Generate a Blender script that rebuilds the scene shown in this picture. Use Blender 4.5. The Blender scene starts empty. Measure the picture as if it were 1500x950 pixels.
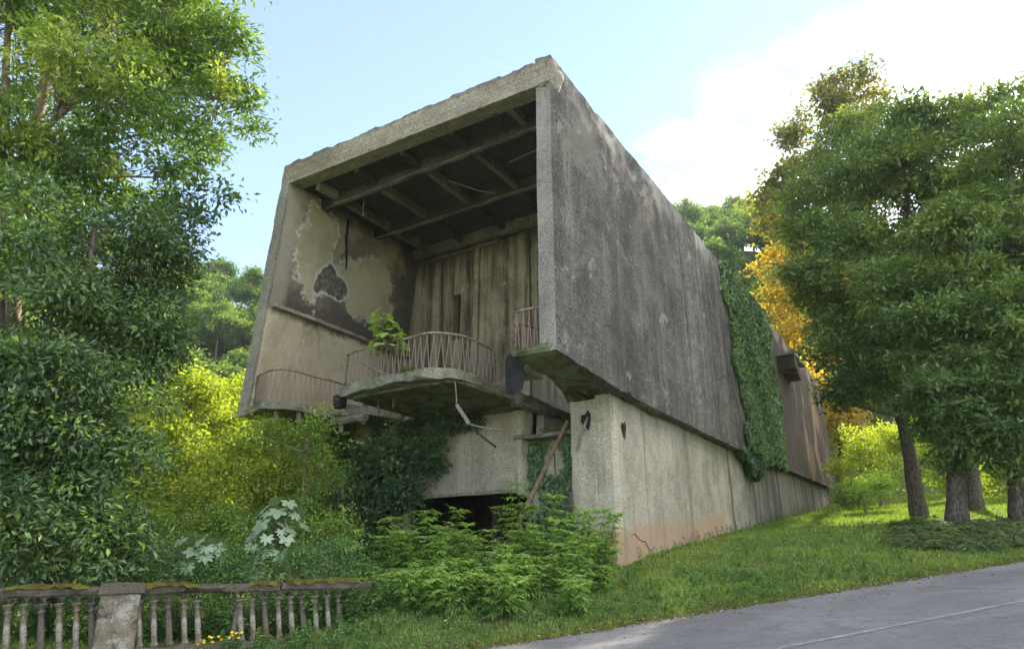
import bpy, bmesh, math, random
import numpy as np
from mathutils import Vector, Matrix, noise as mnoise

R = math.radians
scene = bpy.context.scene
COL = scene.collection
rng = np.random.default_rng(7)
random.seed(7)

# ------------------------------------------------------------------ camera
EYE = 1.6                       # eye height; world z = 0 is the road under the photographer
cam_d = bpy.data.cameras.new("camera")
cam = bpy.data.objects.new("camera", cam_d)
COL.objects.link(cam)
cam_d.sensor_width = 36.0
cam_d.lens = 24.0
cam_d.clip_start = 0.1
cam_d.clip_end = 3000.0
cam.location = (0, 0, EYE)
cam.rotation_euler = (R(110), 0, 0)
scene.camera = cam

# ------------------------------------------------------------------ sky and sun
SUN_AZ, SUN_EL = R(32.2), R(40)
world = bpy.data.worlds.new("World")
scene.world = world
world.use_nodes = True
wt = world.node_tree
wt.nodes.clear()


def wnode(kind, **kw):
    n = wt.nodes.new(kind)
    for k, v in kw.items():
        setattr(n, k, v)
    return n


w_out = wnode('ShaderNodeOutputWorld')
w_bg = wnode('ShaderNodeBackground')
w_sky = wnode('ShaderNodeTexSky', sky_type='NISHITA', sun_disc=False, sun_elevation=SUN_EL,
              sun_rotation=SUN_AZ, altitude=200, air_density=0.8, dust_density=0.03, ozone_density=0.7)
w_bg.inputs[1].default_value = 0.05
w_tc = wnode('ShaderNodeTexCoord')
w_sep = wnode('ShaderNodeSeparateXYZ')
wt.links.new(w_tc.outputs['Generated'], w_sep.inputs[0])
w_z = wnode('ShaderNodeMath', operation='MAXIMUM')
wt.links.new(w_sep.outputs[2], w_z.inputs[0]); w_z.inputs[1].default_value = 0.06
w_dx = wnode('ShaderNodeMath', operation='DIVIDE'); w_dy = wnode('ShaderNodeMath', operation='DIVIDE')
wt.links.new(w_sep.outputs[0], w_dx.inputs[0]); wt.links.new(w_z.outputs[0], w_dx.inputs[1])
wt.links.new(w_sep.outputs[1], w_dy.inputs[0]); wt.links.new(w_z.outputs[0], w_dy.inputs[1])
w_cmb = wnode('ShaderNodeCombineXYZ')
wt.links.new(w_dx.outputs[0], w_cmb.inputs[0]); wt.links.new(w_dy.outputs[0], w_cmb.inputs[1])
w_cmb.inputs[2].default_value = 22.4
w_n = wnode('ShaderNodeTexNoise')
w_n.inputs['Scale'].default_value = 0.55
w_n.inputs['Detail'].default_value = 7
w_n.inputs['Roughness'].default_value = 0.56
w_n.inputs['Distortion'].default_value = 0.35
wt.links.new(w_cmb.outputs[0], w_n.inputs['Vector'])
w_mr = wnode('ShaderNodeMapRange', interpolation_type='SMOOTHSTEP')
w_mr.inputs[1].default_value = 0.505; w_mr.inputs[2].default_value = 0.755
w_mr.inputs[3].default_value = 0.012
wt.links.new(w_n.outputs[0], w_mr.inputs[0])
w_mix = wnode('ShaderNodeMix', data_type='RGBA')
w_mix.inputs[7].default_value = (37.0, 36.0, 34.6, 1)
wt.links.new(w_mr.outputs[0], w_mix.inputs[0])
wt.links.new(w_sky.outputs[0], w_mix.inputs[6])
wt.links.new(w_mix.outputs[2], w_bg.inputs[0])
wt.links.new(w_bg.outputs[0], w_out.inputs[0])

sun_d = bpy.data.lights.new("sun", 'SUN')
sun_d.energy = 2.3
sun_d.angle = R(0.6)
sun_d.color = (1.0, 0.93, 0.80)
sun = bpy.data.objects.new("sun", sun_d)
COL.objects.link(sun)
sdir = Vector((math.sin(SUN_AZ) * math.cos(SUN_EL), math.cos(SUN_AZ) * math.cos(SUN_EL), math.sin(SUN_EL)))
sun.rotation_euler = sdir.to_track_quat('Z', 'Y').to_euler()
sun.location = (30, 40, 60)

scene.view_settings.view_transform = 'Standard'
scene.view_settings.look = 'None'
scene.view_settings.gamma = 1
scene.view_settings.exposure = 2.82
scene.cycles.max_bounces = 8
scene.cycles.diffuse_bounces = 6
scene.cycles.transmission_bounces = 4
scene.cycles.transparent_max_bounces = 4
scene.cycles.use_denoising = True
scene.cycles.sample_clamp_indirect = 6


# ------------------------------------------------------------------ helpers
def tag(o, label=None, cat=None, group=None, kind=None):
    if label: o['label'] = label
    if cat: o['category'] = cat
    if group: o['group'] = group
    if kind: o['kind'] = kind
    return o


def empty(name, loc=(0, 0, 0), rz=0.0, label=None, cat=None, group=None):
    o = bpy.data.objects.new(name, None)
    COL.objects.link(o)
    o.location = loc
    o.rotation_euler = (0, 0, rz)
    o.empty_display_size = 0.2
    return tag(o, label, cat, group)


def link(name, me, mat=None, parent=None):
    o = bpy.data.objects.new(name, me)
    COL.objects.link(o)
    if mat and not me.materials: me.materials.append(mat)
    if parent: o.parent = parent
    return o


def np_mesh(name, verts, faces, var=None, smooth=False):
    """faces: (N,k) int array, all with the same k"""
    verts = np.asarray(verts, np.float32); faces = np.asarray(faces, np.int32)
    me = bpy.data.meshes.new(name)
    n, k = faces.shape
    me.vertices.add(len(verts)); me.vertices.foreach_set('co', verts.ravel())
    me.loops.add(n * k); me.loops.foreach_set('vertex_index', faces.ravel())
    me.polygons.add(n)
    me.polygons.foreach_set('loop_start', np.arange(0, n * k, k, dtype=np.int32))
    me.polygons.foreach_set('loop_total', np.full(n, k, np.int32))
    me.polygons.foreach_set('use_smooth', np.full(n, smooth, bool))
    if var is not None:
        a = me.attributes.new('var', 'FLOAT', 'FACE')
        a.data.foreach_set('value', np.asarray(var, np.float32))
    me.update(calc_edges=True)
    return me


def unit(v):
    return v / np.maximum(np.linalg.norm(v, axis=-1, keepdims=True), 1e-9)


# photograph pixel -> direction from the eye (distance always comes from a surface)
_c, _s = math.cos(R(20)), math.sin(R(20))
def ray(px, py):
    x, y = px - 750, 475 - py
    return np.array([x, 1000 * _c - y * _s, y * _c + 1000 * _s])
def at_y(px, py, Y):
    r = ray(px, py); return Vector((r[0] / r[1] * Y, Y, r[2] / r[1] * Y + EYE))


# ------------------------------------------------------------------ node helpers
class NT:
    def __init__(s, name):
        s.m = bpy.data.materials.new(name); s.m.use_nodes = True
        s.t = s.m.node_tree; s.t.nodes.clear()
        s.out = s.t.nodes.new('ShaderNodeOutputMaterial')
    def n(s, kind, ins=None, **kw):
        nd = s.t.nodes.new(kind)
        for k, v in kw.items(): setattr(nd, k, v)
        for k, v in (ins or {}).items(): s.set(nd.inputs[k], v)
        return nd
    def set(s, sock, v):
        if isinstance(v, bpy.types.NodeSocket): s.t.links.new(v, sock)
        elif isinstance(v, (tuple, list)):
            sock.default_value = tuple(v) + ((1,) if len(v) == 3 and sock.type == 'RGBA' else ())
        else: sock.default_value = v
    def math(s, op, a, b=0.0, c=0.0, clamp=False):
        nd = s.t.nodes.new('ShaderNodeMath'); nd.operation = op; nd.use_clamp = clamp
        s.set(nd.inputs[0], a); s.set(nd.inputs[1], b); s.set(nd.inputs[2], c)
        return nd.outputs[0]
    def coords(s, scale=(1, 1, 1), kind='Object', off=(0, 0, 0)):
        tc = s.n('ShaderNodeTexCoord')
        mp = s.n('ShaderNodeMapping', {0: tc.outputs[kind], 'Scale': scale, 'Location': off})
        return mp.outputs[0]
    def xyz(s, kind='Object'):
        tc = s.n('ShaderNodeTexCoord'); sp = s.n('ShaderNodeSeparateXYZ', {0: tc.outputs[kind]})
        return sp.outputs
    def noise(s, vec, scale, detail=5, rough=0.6, dist=0.0):
        return s.n('ShaderNodeTexNoise', {'Vector': vec, 'Scale': scale, 'Detail': detail, 'Roughness': rough, 'Distortion': dist}).outputs[0]
    def rng(s, v, a, b, c=0.0, d=1.0, smooth=True):
        nd = s.n('ShaderNodeMapRange', {0: v, 1: a, 2: b, 3: c, 4: d})
        if smooth: nd.interpolation_type = 'SMOOTHSTEP'
        return nd.outputs[0]
    def mix(s, f, a, b, mode='MIX'):
        nd = s.n('ShaderNodeMix', data_type='RGBA', blend_type=mode)
        s.set(nd.inputs[0], f); s.set(nd.inputs[6], a); s.set(nd.inputs[7], b)
        return nd.outputs[2]
    def bump(s, h, strength, dist, normal=None):
        ins = {'Height': h, 'Strength': strength, 'Distance': dist}
        if normal is not None: ins['Normal'] = normal
        return s.n('ShaderNodeBump', ins).outputs[0]
    def pbr(s, col, rough=0.9, normal=None, spec=0.2, metal=0.0):
        ins = {'Base Color': col, 'Roughness': rough, 'Specular IOR Level': spec, 'Metallic': metal}
        if normal is not None: ins['Normal'] = normal
        b = s.n('ShaderNodeBsdfPrincipled', ins)
        s.t.links.new(b.outputs[0], s.out.inputs[0])
        return s.m


def leaf_mat(name, stops, trans=0.35, tcol=(1.15, 1.25, 0.45), rough=0.5, gloss=0.03):
    """stops: list of (pos, rgb) driven by the per-leaf value"""
    t = NT(name)
    at = t.n('ShaderNodeAttribute', attribute_name='var')
    ramp = t.n('ShaderNodeValToRGB', {0: at.outputs['Fac']})
    el = ramp.color_ramp.elements
    while len(el) > 1: el.remove(el[-1])
    el[0].position = stops[0][0]; el[0].color = (*stops[0][1], 1)
    for p, c in stops[1:]:
        e = el.new(p); e.color = (*c, 1)
    col = ramp.outputs[0]
    d = t.n('ShaderNodeBsdfDiffuse', {0: col})
    tc = t.mix(1.0, col, tcol, 'MULTIPLY')
    tr = t.n('ShaderNodeBsdfTranslucent', {0: tc})
    m1 = t.n('ShaderNodeMixShader', {0: trans, 1: d.outputs[0], 2: tr.outputs[0]})
    g = t.n('ShaderNodeBsdfGlossy', {0: (0.8, 0.85, 0.9), 'Roughness': rough})
    m2 = t.n('ShaderNodeMixShader', {0: gloss, 1: m1.outputs[0], 2: g.outputs[0]})
    t.t.links.new(m2.outputs[0], t.out.inputs[0])
    return t.m


def simple_mat(name, col, rough=0.8, var=0.25, scale=6, bump=0.3, spec=0.2, metal=0.0, stretch=(1, 1, 1), col2=None):
    t = NT(name)
    v = t.coords(stretch)
    n1 = t.noise(v, scale, 6, 0.65)
    c2 = col2 or tuple(c * (1 - var) for c in col)
    c = t.mix(t.rng(n1, 0.35, 0.65), c2, col)
    n2 = t.noise(v, scale * 7, 4)
    return t.pbr(c, rough, t.bump(n2, bump, 0.02), spec, metal)


# ------------------------------------------------------------------ terrain function (world z)
def smooth(a, b, x):
    t = np.clip((x - a) / (b - a), 0, 1); return t * t * (3 - 2 * t)
RD = (0.937, 0.35)
def road_sd(x, y):
    return 0.937 * x + 0.35 * y, -0.35 * (x + 0.1) + 0.937 * (y - 12.6)
def road_z(s):
    s = np.asarray(s, float)
    up = 0.107 * np.minimum(s, 60) + 0.04 * np.maximum(s - 60, 0)
    dn = 0.107 * s / (1 + np.maximum(-s, 0) / 3.0)
    return np.where(s > 0, up, dn)
def vnoise(x, y, f, seed=0.0):
    a = np.sin(x * f + 1.7 * np.sin(y * f * 0.7 + seed) + seed) * np.cos(y * f * 1.13 + 1.3 * np.sin(x * f * 0.8 + 2 * seed))
    return a
def H(x, y):
    x = np.asarray(x, float); y = np.asarray(y, float)
    s, d = road_sd(x, y)
    dp = np.maximum(d, 0)
    bank = 0.85 * (1 - np.exp(-dp / 3.2)) + 0.035 * np.minimum(dp, 60)
    bumps = (0.05 * vnoise(x, y, 0.9, 1) + 0.025 * vnoise(x, y, 2.3, 4)) * smooth(0.3, 2.5, d)
    drop = 1.3 * smooth(-1.5, -9, x) * smooth(3, 9, d) if False else 1.3 * (1 - smooth(-9, -1.5, x)) * smooth(3, 9, d)
    near = -np.minimum(0, 0) + 0.0
    shoulder = -0.03 * smooth(0.15, -0.1, d) if False else -0.04 * (1 - smooth(-0.1, 0.2, d))
    Rr = np.hypot(x, y)
    az = np.degrees(np.arctan2(x, y))
    hmax = 56 + 4 * smooth(-10, 12, az) - 12 * smooth(18, 40, az) + 3 * np.sin(az * 0.13) + 3 * np.sin(az * 0.31 + 1)
    hmax = np.where(y < 0, hmax * 0.5, hmax)
    hill = hmax * smooth(48, 165, Rr) * smooth(-60, 10, y) + 2.5 * vnoise(x, y, 0.06, 2) * smooth(60, 90, Rr)
    far = -0.10 * np.maximum(Rr - 190, 0)
    return road_z(s) + bank + bumps - drop + shoulder + hill + np.maximum(far, -30)
def Hf(x, y): return float(H(x, y))
def on_ground(px, py, ylo=8, yhi=70):
    """where the sight line through a pixel meets the ground"""
    r = ray(px, py)
    ys = np.linspace(ylo, yhi, 700)
    zz = r[2] / r[1] * ys + EYE - H(r[0] / r[1] * ys, ys)
    i = np.argmax(zz < 0) if (zz < 0).any() else len(ys) - 1
    return float(r[0] / r[1] * ys[i]), float(ys[i])


# ------------------------------------------------------------------ ground, road
def graded(lim_fine0, lim_fine1, step, out0, out1):
    a = list(np.arange(lim_fine0, lim_fine1 + 1e-6, step))
    g = step; x = lim_fine1
    while x < out1: g *= 1.12; x += g; a.append(x)
    g = step; x = lim_fine0; pre = []
    while x > out0: g *= 1.12; x -= g; pre.append(x)
    return np.array(pre[::-1] + a)

gx = graded(-16, 30, 0.4, -420, 420); gy = graded(4, 40, 0.4, -420, 420)
GX, GY = np.meshgrid(gx, gy)
GZ = H(GX, GY)
nx, ny = len(gx), len(gy)
idx = np.arange(nx * ny).reshape(ny, nx)
quads = np.stack([idx[:-1, :-1], idx[:-1, 1:], idx[1:, 1:], idx[1:, :-1]], -1).reshape(-1, 4)
t = NT('ground_grass_soil')
v = t.coords()
n1 = t.noise(v, 0.35, 6, 0.6); n2 = t.noise(v, 3.0, 6, 0.7); n3 = t.noise(v, 25, 4)
c = t.mix(t.rng(n2, 0.35, 0.65), (0.075, 0.10, 0.025), (0.10, 0.15, 0.035))
c = t.mix(t.rng(n1, 0.55, 0.75), c, (0.14, 0.13, 0.05))
c = t.mix(t.rng(n3, 0.62, 0.75), c, (0.10, 0.07, 0.035))
GROUND = t.pbr(c, 0.95, t.bump(n3, 0.6, 0.05), 0.1)
ground = link('ground', np_mesh('ground', np.stack([GX, GY, GZ], -1).reshape(-1, 3), quads, smooth=True), GROUND)
tag(ground, kind='structure')

# road sheet in (s, d) frame
def road_pt(s, d):
    x0, y0 = -0.1 + 0.35 * 0, 12.6
    s0 = 0.937 * -0.1 + 0.35 * 12.6
    x = -0.1 + 0.937 * (s - s0) - 0.35 * d
    y = 12.6 + 0.35 * (s - s0) + 0.937 * d
    return x, y
def strip(name, s_arr, dlo, dhi, nd, zoff, mat, parent=None):
    V = []
    for i, s_ in enumerate(s_arr):
        for k in range(nd + 1):
            d_ = dlo(s_) + (dhi(s_) - dlo(s_)) * k / nd
            x, y = road_pt(s_, d_)
            V.append((x, y, float(road_z(0.937 * x + 0.35 * y)) + zoff))
    ii = np.arange(len(V)).reshape(len(s_arr), nd + 1)
    q = np.stack([ii[:-1, :-1], ii[1:, :-1], ii[1:, 1:], ii[:-1, 1:]], -1).reshape(-1, 4)
    return link(name, np_mesh(name, V, q, smooth=True), mat, parent)

t = NT('asphalt')
v = t.coords()
n1 = t.noise(v, 0.45, 6, 0.6, 0.4); n2 = t.noise(v, 60, 3, 0.7); n3 = t.noise(v, 4, 6, 0.7)
vr = t.n('ShaderNodeTexVoronoi', {'Vector': v, 'Scale': 75}).outputs[0]
c = t.mix(t.rng(n1, 0.35, 0.7), (0.17, 0.157, 0.146), (0.245, 0.228, 0.212))
c = t.mix(t.rng(n3, 0.5, 0.72, 0, 0.5), c, (0.09, 0.088, 0.09))
c = t.mix(t.rng(vr, 0.1, 0.5, 0.6, 0), c, (0.34, 0.32, 0.30))
gx_ = t.noise(t.coords(off=(2, 2, 2)), 18, 6, 0.8)
c = t.mix(t.rng(gx_, 0.36, 0.5, 0.55, 0), c, (0.07, 0.066, 0.062))
c = t.mix(t.rng(t.noise(t.coords(off=(7, 1, 0)), 0.9, 8, 0.7, 1.0), 0.56, 0.60, 0, 0.35), c, (0.10, 0.094, 0.088))
vc = t.n('ShaderNodeTexVoronoi', {'Vector': t.coords((1, 1, 0.01)), 'Scale': 0.7, 'Randomness': 1.0}, feature='DISTANCE_TO_EDGE').outputs[0]
vcw = t.math('ADD', vc, t.math('MULTIPLY', t.math('SUBTRACT', n3, 0.5), 0.12))
c = t.mix(t.math('MULTIPLY', t.rng(vcw, 0.0, 0.012, 1, 0), 0.35), c, (0.05, 0.05, 0.05))
ASPHALT = t.pbr(c, 0.85, t.bump(t.math('ADD', n2, vr), 0.5, 0.01), 0.3)
def edge_wob(s_): return 0.07 * math.sin(s_ * 1.9) + 0.05 * math.sin(s_ * 4.7 + 1) + 0.03 * math.sin(s_ * 11.3)
road = strip('road', np.concatenate([np.arange(-60, -8, 1.5), np.arange(-8, 42, 0.2), np.arange(42, 110, 1.5)]),
             lambda s_: -8.2, lambda s_: edge_wob(s_), 16, 0.004, ASPHALT)
tag(road, kind='structure')
t = NT('worn_white_paint')
v = t.coords()
n1 = t.noise(v, 5, 6, 0.7); n2 = t.noise(v, 50, 4, 0.7)
c = t.mix(t.rng(t.math('ADD', n1, t.math('MULTIPLY', n2, 0.7)), 0.70, 0.92), (0.36, 0.34, 0.315), (0.215, 0.20, 0.187))
PAINT = t.pbr(c, 0.8)
mk = strip('road_centre_line', np.arange(-30, 60, 0.4), lambda s_: -4.13 + 0.012 * math.sin(s_ * 3), lambda s_: -4.0 + 0.012 * math.sin(s_ * 5), 1, 0.009, PAINT)
tag(mk, kind='structure')


# ------------------------------------------------------------------ concrete hall
def hexa_mesh(name, c8, res=0.4, amp=0.015, chip=0.05, freq=1.6, maxn=(60, 60, 60), toponly=False):
    """solid with 8 corners (4 bottom ccw, 4 top ccw), subdivided, uneven faces, chipped arrises"""
    P = np.array(c8, float)
    def ln(a, b): return np.linalg.norm(P[a] - P[b])
    n = [max(1, min(m, int(math.ceil(L / res)))) for L, m in zip((max(ln(0, 1), ln(4, 5)), max(ln(1, 2), ln(5, 6)), max(ln(0, 4), ln(2, 6))), maxn)]
    ids, V, Fc = {}, [], []
    ctr = P.mean(0)
    def vid(i, j, k):
        key = (i, j, k)
        if key in ids: return ids[key]
        u, v, w = i / n[0], j / n[1], k / n[2]
        b = (P[0] * (1 - u) + P[1] * u) * (1 - v) + (P[3] * (1 - u) + P[2] * u) * v
        tt = (P[4] * (1 - u) + P[5] * u) * (1 - v) + (P[7] * (1 - u) + P[6] * u) * v
        p = b * (1 - w) + tt * w
        pv = Vector(p)
        nv = mnoise.noise_vector(pv * freq) * amp + mnoise.noise_vector(pv * freq * 3.7) * amp * 0.5
        q = pv + nv
        ext = [(i in (0, n[0])), (j in (0, n[1])), (k in (0, n[2]))]
        if sum(ext) >= 2 and chip > 0 and not (toponly and k != n[2]):
            a = (mnoise.cell(pv * 2.7 + Vector((7.3, 3.1, 1.7))) * 0.5 + 0.5) ** 2 * chip * 0.7 + max(0, mnoise.noise(pv * 1.3 + Vector((7, 3, 1)))) * chip * 0.9 + abs(mnoise.noise(pv * 9.1)) * chip * 0.5
            dirv = Vector([0, 0, 0])
            ax = [Vector(P[1] - P[0]).normalized(), Vector(P[3] - P[0]).normalized(), Vector(P[4] - P[0]).normalized()]
            for e, (on, val, mx) in enumerate(zip(ext, (i, j, k), n)):
                if on: dirv += ax[e] * (1 if val == 0 else -1)
            q = q + dirv * a * 0.6
        ids[key] = len(V); V.append(q[:]); return ids[key]
    def face(f, a, b, flip):
        for i in range(a):
            for j in range(b):
                q = [f(i, j), f(i + 1, j), f(i + 1, j + 1), f(i, j + 1)]
                Fc.append(q[::-1] if flip else q)
    face(lambda i, j: vid(i, j, 0), n[0], n[1], True); face(lambda i, j: vid(i, j, n[2]), n[0], n[1], False)
    face(lambda i, k: vid(i, 0, k), n[0], n[2], False); face(lambda i, k: vid(i, n[1], k), n[0], n[2], True)
    face(lambda j, k: vid(0, j, k), n[1], n[2], True); face(lambda j, k: vid(n[0], j, k), n[1], n[2], False)
    return np_mesh(name, V, Fc)

def hexa(name, c8, mat, parent, **kw): return link(name, hexa_mesh(name, c8, **kw), mat, parent)
def box8(x0, x1, y0, y1, z0, z1):
    return [(x0, y0, z0), (x1, y0, z0), (x1, y1, z0), (x0, y1, z0), (x0, y0, z1), (x1, y0, z1), (x1, y1, z1), (x0, y1, z1)]

def tube_data(paths, sides=7):
    V, Fc, off = [], [], 0
    for pts, rad in paths:
        pts = np.array([tuple(p) for p in pts], float); m = len(pts)
        tang = unit(np.gradient(pts, axis=0))
        ref = np.array([0, 0, 1.0]) if abs(tang[0][2]) < 0.9 else np.array([1.0, 0, 0])
        a = unit(np.cross(tang, ref)); b = np.cross(tang, a)
        th = np.linspace(0, 2 * math.pi, sides, endpoint=False)
        rr = np.broadcast_to(np.asarray(rad, float), (m,))
        ring = pts[:, None, :] + rr[:, None, None] * (np.cos(th)[None, :, None] * a[:, None, :] + np.sin(th)[None, :, None] * b[:, None, :])
        V.append(ring.reshape(-1, 3))
        i = np.arange(m * sides).reshape(m, sides)
        q = np.stack([i[:-1], i[1:], np.roll(i[1:], -1, 1), np.roll(i[:-1], -1, 1)], -1).reshape(-1, 4)
        Fc.append(q + off); off += m * sides
        capb = len(V)
        # end caps as degenerate-free quads fan (use centre vertex)
        for e, rowi in ((0, i[0]), (m - 1, i[-1])):
            V.append(pts[e][None]); cidx = off; off += 1
            base = off - 1 - m * sides - (0 if e == 0 else 1)
            r_ = rowi + (Fc[-1].min() * 0) + 0
            g = (rowi + (cidx - m * sides - (0 if e == 0 else 1)))
            nxt = np.roll(g, -1)
            k = sides // 2
            f4 = np.stack([np.full(sides, cidx), g, (g + 0), nxt], -1)
            f4[:, 2] = g; 
            Fc_cap.append(f4[:, [0, 1, 3]])
    return np.concatenate(V), np.concatenate(Fc)
Fc_cap = []
def tubes(name, paths, mat, parent=None, sides=7, smooth=True):
    Fc_cap.clear()
    V, Fq = tube_data(paths, sides)
    tri = np.concatenate(Fc_cap)
    me = bpy.data.meshes.new(name)
    nq, nt = len(Fq), len(tri)
    me.vertices.add(len(V)); me.vertices.foreach_set('co', V.astype(np.float32).ravel())
    me.loops.add(nq * 4 + nt * 3)
    me.loops.foreach_set('vertex_index', np.concatenate([Fq.ravel(), tri.ravel()]).astype(np.int32))
    me.polygons.add(nq + nt)
    ls = np.concatenate([np.arange(nq) * 4, nq * 4 + np.arange(nt) * 3]).astype(np.int32)
    me.polygons.foreach_set('loop_start', ls)
    me.polygons.foreach_set('loop_total', np.concatenate([np.full(nq, 4), np.full(nt, 3)]).astype(np.int32))
    me.polygons.foreach_set('use_smooth', np.concatenate([np.full(nq, smooth), np.zeros(nt)]).astype(bool))
    me.update(calc_edges=True)
    return link(name, me, mat, parent)


def concrete(name, light, mid, dark, streak=0.6, stain=0.5, rough_amp=0.5, grit=60, extra=None, moss=0.0, sscale=1.6, blotch=0.45):
    """weathered roughcast: blotches, vertical rain streaks, grit; coordinates are those of the hall"""
    t = NT(name)
    o = t.coords()
    blot = t.noise(o, 0.55, 10, 0.74, 0.6)
    st = t.noise(t.coords((sscale, sscale, 0.07)), 1.0, 6, 0.65)
    st2 = t.noise(t.coords((sscale * 4, sscale * 4, 0.22), off=(3, 1, 0)), 1.0, 5, 0.6)
    fine = t.noise(o, 9, 6, 0.7)
    gr = t.noise(o, grit, 3, 0.75)
    c = t.mix(t.rng(blot, 0.36, 0.66), dark, mid)
    c = t.mix(t.math('MULTIPLY', t.rng(st, 0.48, 0.72), streak), c, light)
    c = t.mix(t.math('MULTIPLY', t.rng(st2, 0.50, 0.74), stain), c, dark)
    c = t.mix(t.rng(fine, 0.5, 0.78, 0, 0.45), c, light)
    c = t.mix(t.rng(gr, 0.34, 0.50, 0.75, 0), c, tuple(x * 0.4 for x in dark))
    c = t.mix(t.rng(gr, 0.56, 0.70, 0, 0.5), c, tuple(min(1, x * 1.3) for x in light))
    lich = t.noise(t.coords(off=(11, 3, 5)), 2.3, 9, 0.78, 0.8)
    c = t.mix(t.rng(lich, 0.55, 0.68, 0, blotch), c, tuple(x * 0.6 for x in dark))
    if moss > 0:
        ge = t.n('ShaderNodeNewGeometry'); sp = t.n('ShaderNodeSeparateXYZ', {0: ge.outputs['Normal']})
        up = t.math('MULTIPLY', t.rng(sp.outputs[2], 0.25, 0.8), t.rng(t.noise(o, 2.2, 6, 0.7), 0.42, 0.6))
        c = t.mix(t.math('MULTIPLY', up, moss), c, (0.085, 0.085, 0.02))
    if extra: c = extra(t, c)
    h = t.math('ADD', t.math('MULTIPLY', gr, 0.6), fine)
    return t.pbr(c, 0.95, t.bump(h, rough_amp, 0.03), 0.15)

def ss(t, v, a, b): return t.rng(v, a, b)
def side_extra(t, c):
    X, Y, Z = t.xyz()
    n = t.noise(t.coords((1, 1, 0.25)), 0.8, 6, 0.65)
    Yn = t.math('ADD', Y, t.math('MULTIPLY', t.math('SUBTRACT', n, 0.5), 5.0))
    st = t.noise(t.coords((3.2, 3.2, 0.06), off=(1, 8, 2)), 1.0, 6, 0.7)
    big = t.noise(t.coords((0.35, 0.35, 0.22), off=(4, 7, 1)), 1.0, 9, 0.7, 0.7)
    c = t.mix(t.rng(big, 0.50, 0.62, 0, 0.45), c, (0.056, 0.049, 0.045))
    c = t.mix(t.rng(big, 0.36, 0.46, 0.4, 0), c, (0.25, 0.225, 0.19))
    pb = t.noise(t.coords(off=(2, 9, 9)), 1.1, 10, 0.78, 0.5)
    c = t.mix(t.rng(pb, 0.55, 0.66, 0, 0.6), c, (0.40, 0.365, 0.32))
    c = t.mix(t.rng(pb, 0.34, 0.44, 0.6, 0), c, (0.05, 0.044, 0.04))
    # pale lime runs on the middle third, brown damp end past the ivy
    pale = t.math('MULTIPLY', t.math('MULTIPLY', ss(t, Yn, 8.0, 10.0), t.rng(Yn, 14, 17, 1, 0)), t.rng(st, 0.42, 0.66))
    c = t.mix(t.math('MULTIPLY', t.math('MULTIPLY', pale, t.rng(t.noise(t.coords(), 5, 8, 0.75), 0.4, 0.6)), 0.55), c, (0.44, 0.41, 0.36))
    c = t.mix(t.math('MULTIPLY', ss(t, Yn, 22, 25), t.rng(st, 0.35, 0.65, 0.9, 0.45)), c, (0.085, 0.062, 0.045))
    b2 = t.math('MULTIPLY', ss(t, Yn, 27, 32), t.rng(t.noise(t.coords((0.6, 0.6, 0.2)), 1.0, 5), 0.5, 0.62))  # warm sun patches on the far end, painted into the colour
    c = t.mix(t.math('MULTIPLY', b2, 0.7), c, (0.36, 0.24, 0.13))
    top = t.math('MULTIPLY', ss(t, t.math('ADD', Z, t.math('MULTIPLY', n, 2.4)), 15.2, 15.7), t.rng(t.noise(t.coords(), 0.7, 4), 0.40, 0.6))
    c = t.mix(t.math('MULTIPLY', top, 0.7), c, (0.36, 0.33, 0.29))
    return c
def base_extra(t, c):
    X, Y, Z = t.xyz()
    n = t.noise(t.coords(), 0.7, 6, 0.65)
    # ground line rises along the wall: pinkish exposed render just above it
    hg = t.math('SUBTRACT', Z, t.math('ADD', 1.55, t.math('MULTIPLY', t.math('SUBTRACT', Y, 3.7), 0.105)))
    hg = t.math('ADD', hg, t.math('MULTIPLY', t.math('SUBTRACT', n, 0.5), 1.5))
    c = t.mix(t.math('MULTIPLY', t.math('MULTIPLY', t.rng(hg, 0.85, 1.35, 1, 0), t.rng(Y, 13, 15.5, 1, 0)), 0.85), c, (0.46, 0.30, 0.19))
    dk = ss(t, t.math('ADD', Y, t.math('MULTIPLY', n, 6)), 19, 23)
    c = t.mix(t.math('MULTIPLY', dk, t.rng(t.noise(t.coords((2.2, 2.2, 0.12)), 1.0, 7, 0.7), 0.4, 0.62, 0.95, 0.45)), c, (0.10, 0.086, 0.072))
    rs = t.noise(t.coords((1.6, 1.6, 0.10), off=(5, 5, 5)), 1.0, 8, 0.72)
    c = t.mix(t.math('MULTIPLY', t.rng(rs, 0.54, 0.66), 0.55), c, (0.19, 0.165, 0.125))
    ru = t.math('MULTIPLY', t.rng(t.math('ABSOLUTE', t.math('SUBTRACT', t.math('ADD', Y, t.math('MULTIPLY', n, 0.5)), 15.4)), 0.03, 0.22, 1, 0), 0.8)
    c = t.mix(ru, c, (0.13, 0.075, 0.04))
    return c
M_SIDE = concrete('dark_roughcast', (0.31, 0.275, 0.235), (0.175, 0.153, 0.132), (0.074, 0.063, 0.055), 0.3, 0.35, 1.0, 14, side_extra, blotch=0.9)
M_BASE = concrete('grey_render', (0.68, 0.61, 0.47), (0.54, 0.48, 0.37), (0.32, 0.28, 0.21), 0.5, 0.6, 0.9, 26, base_extra)
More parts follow.
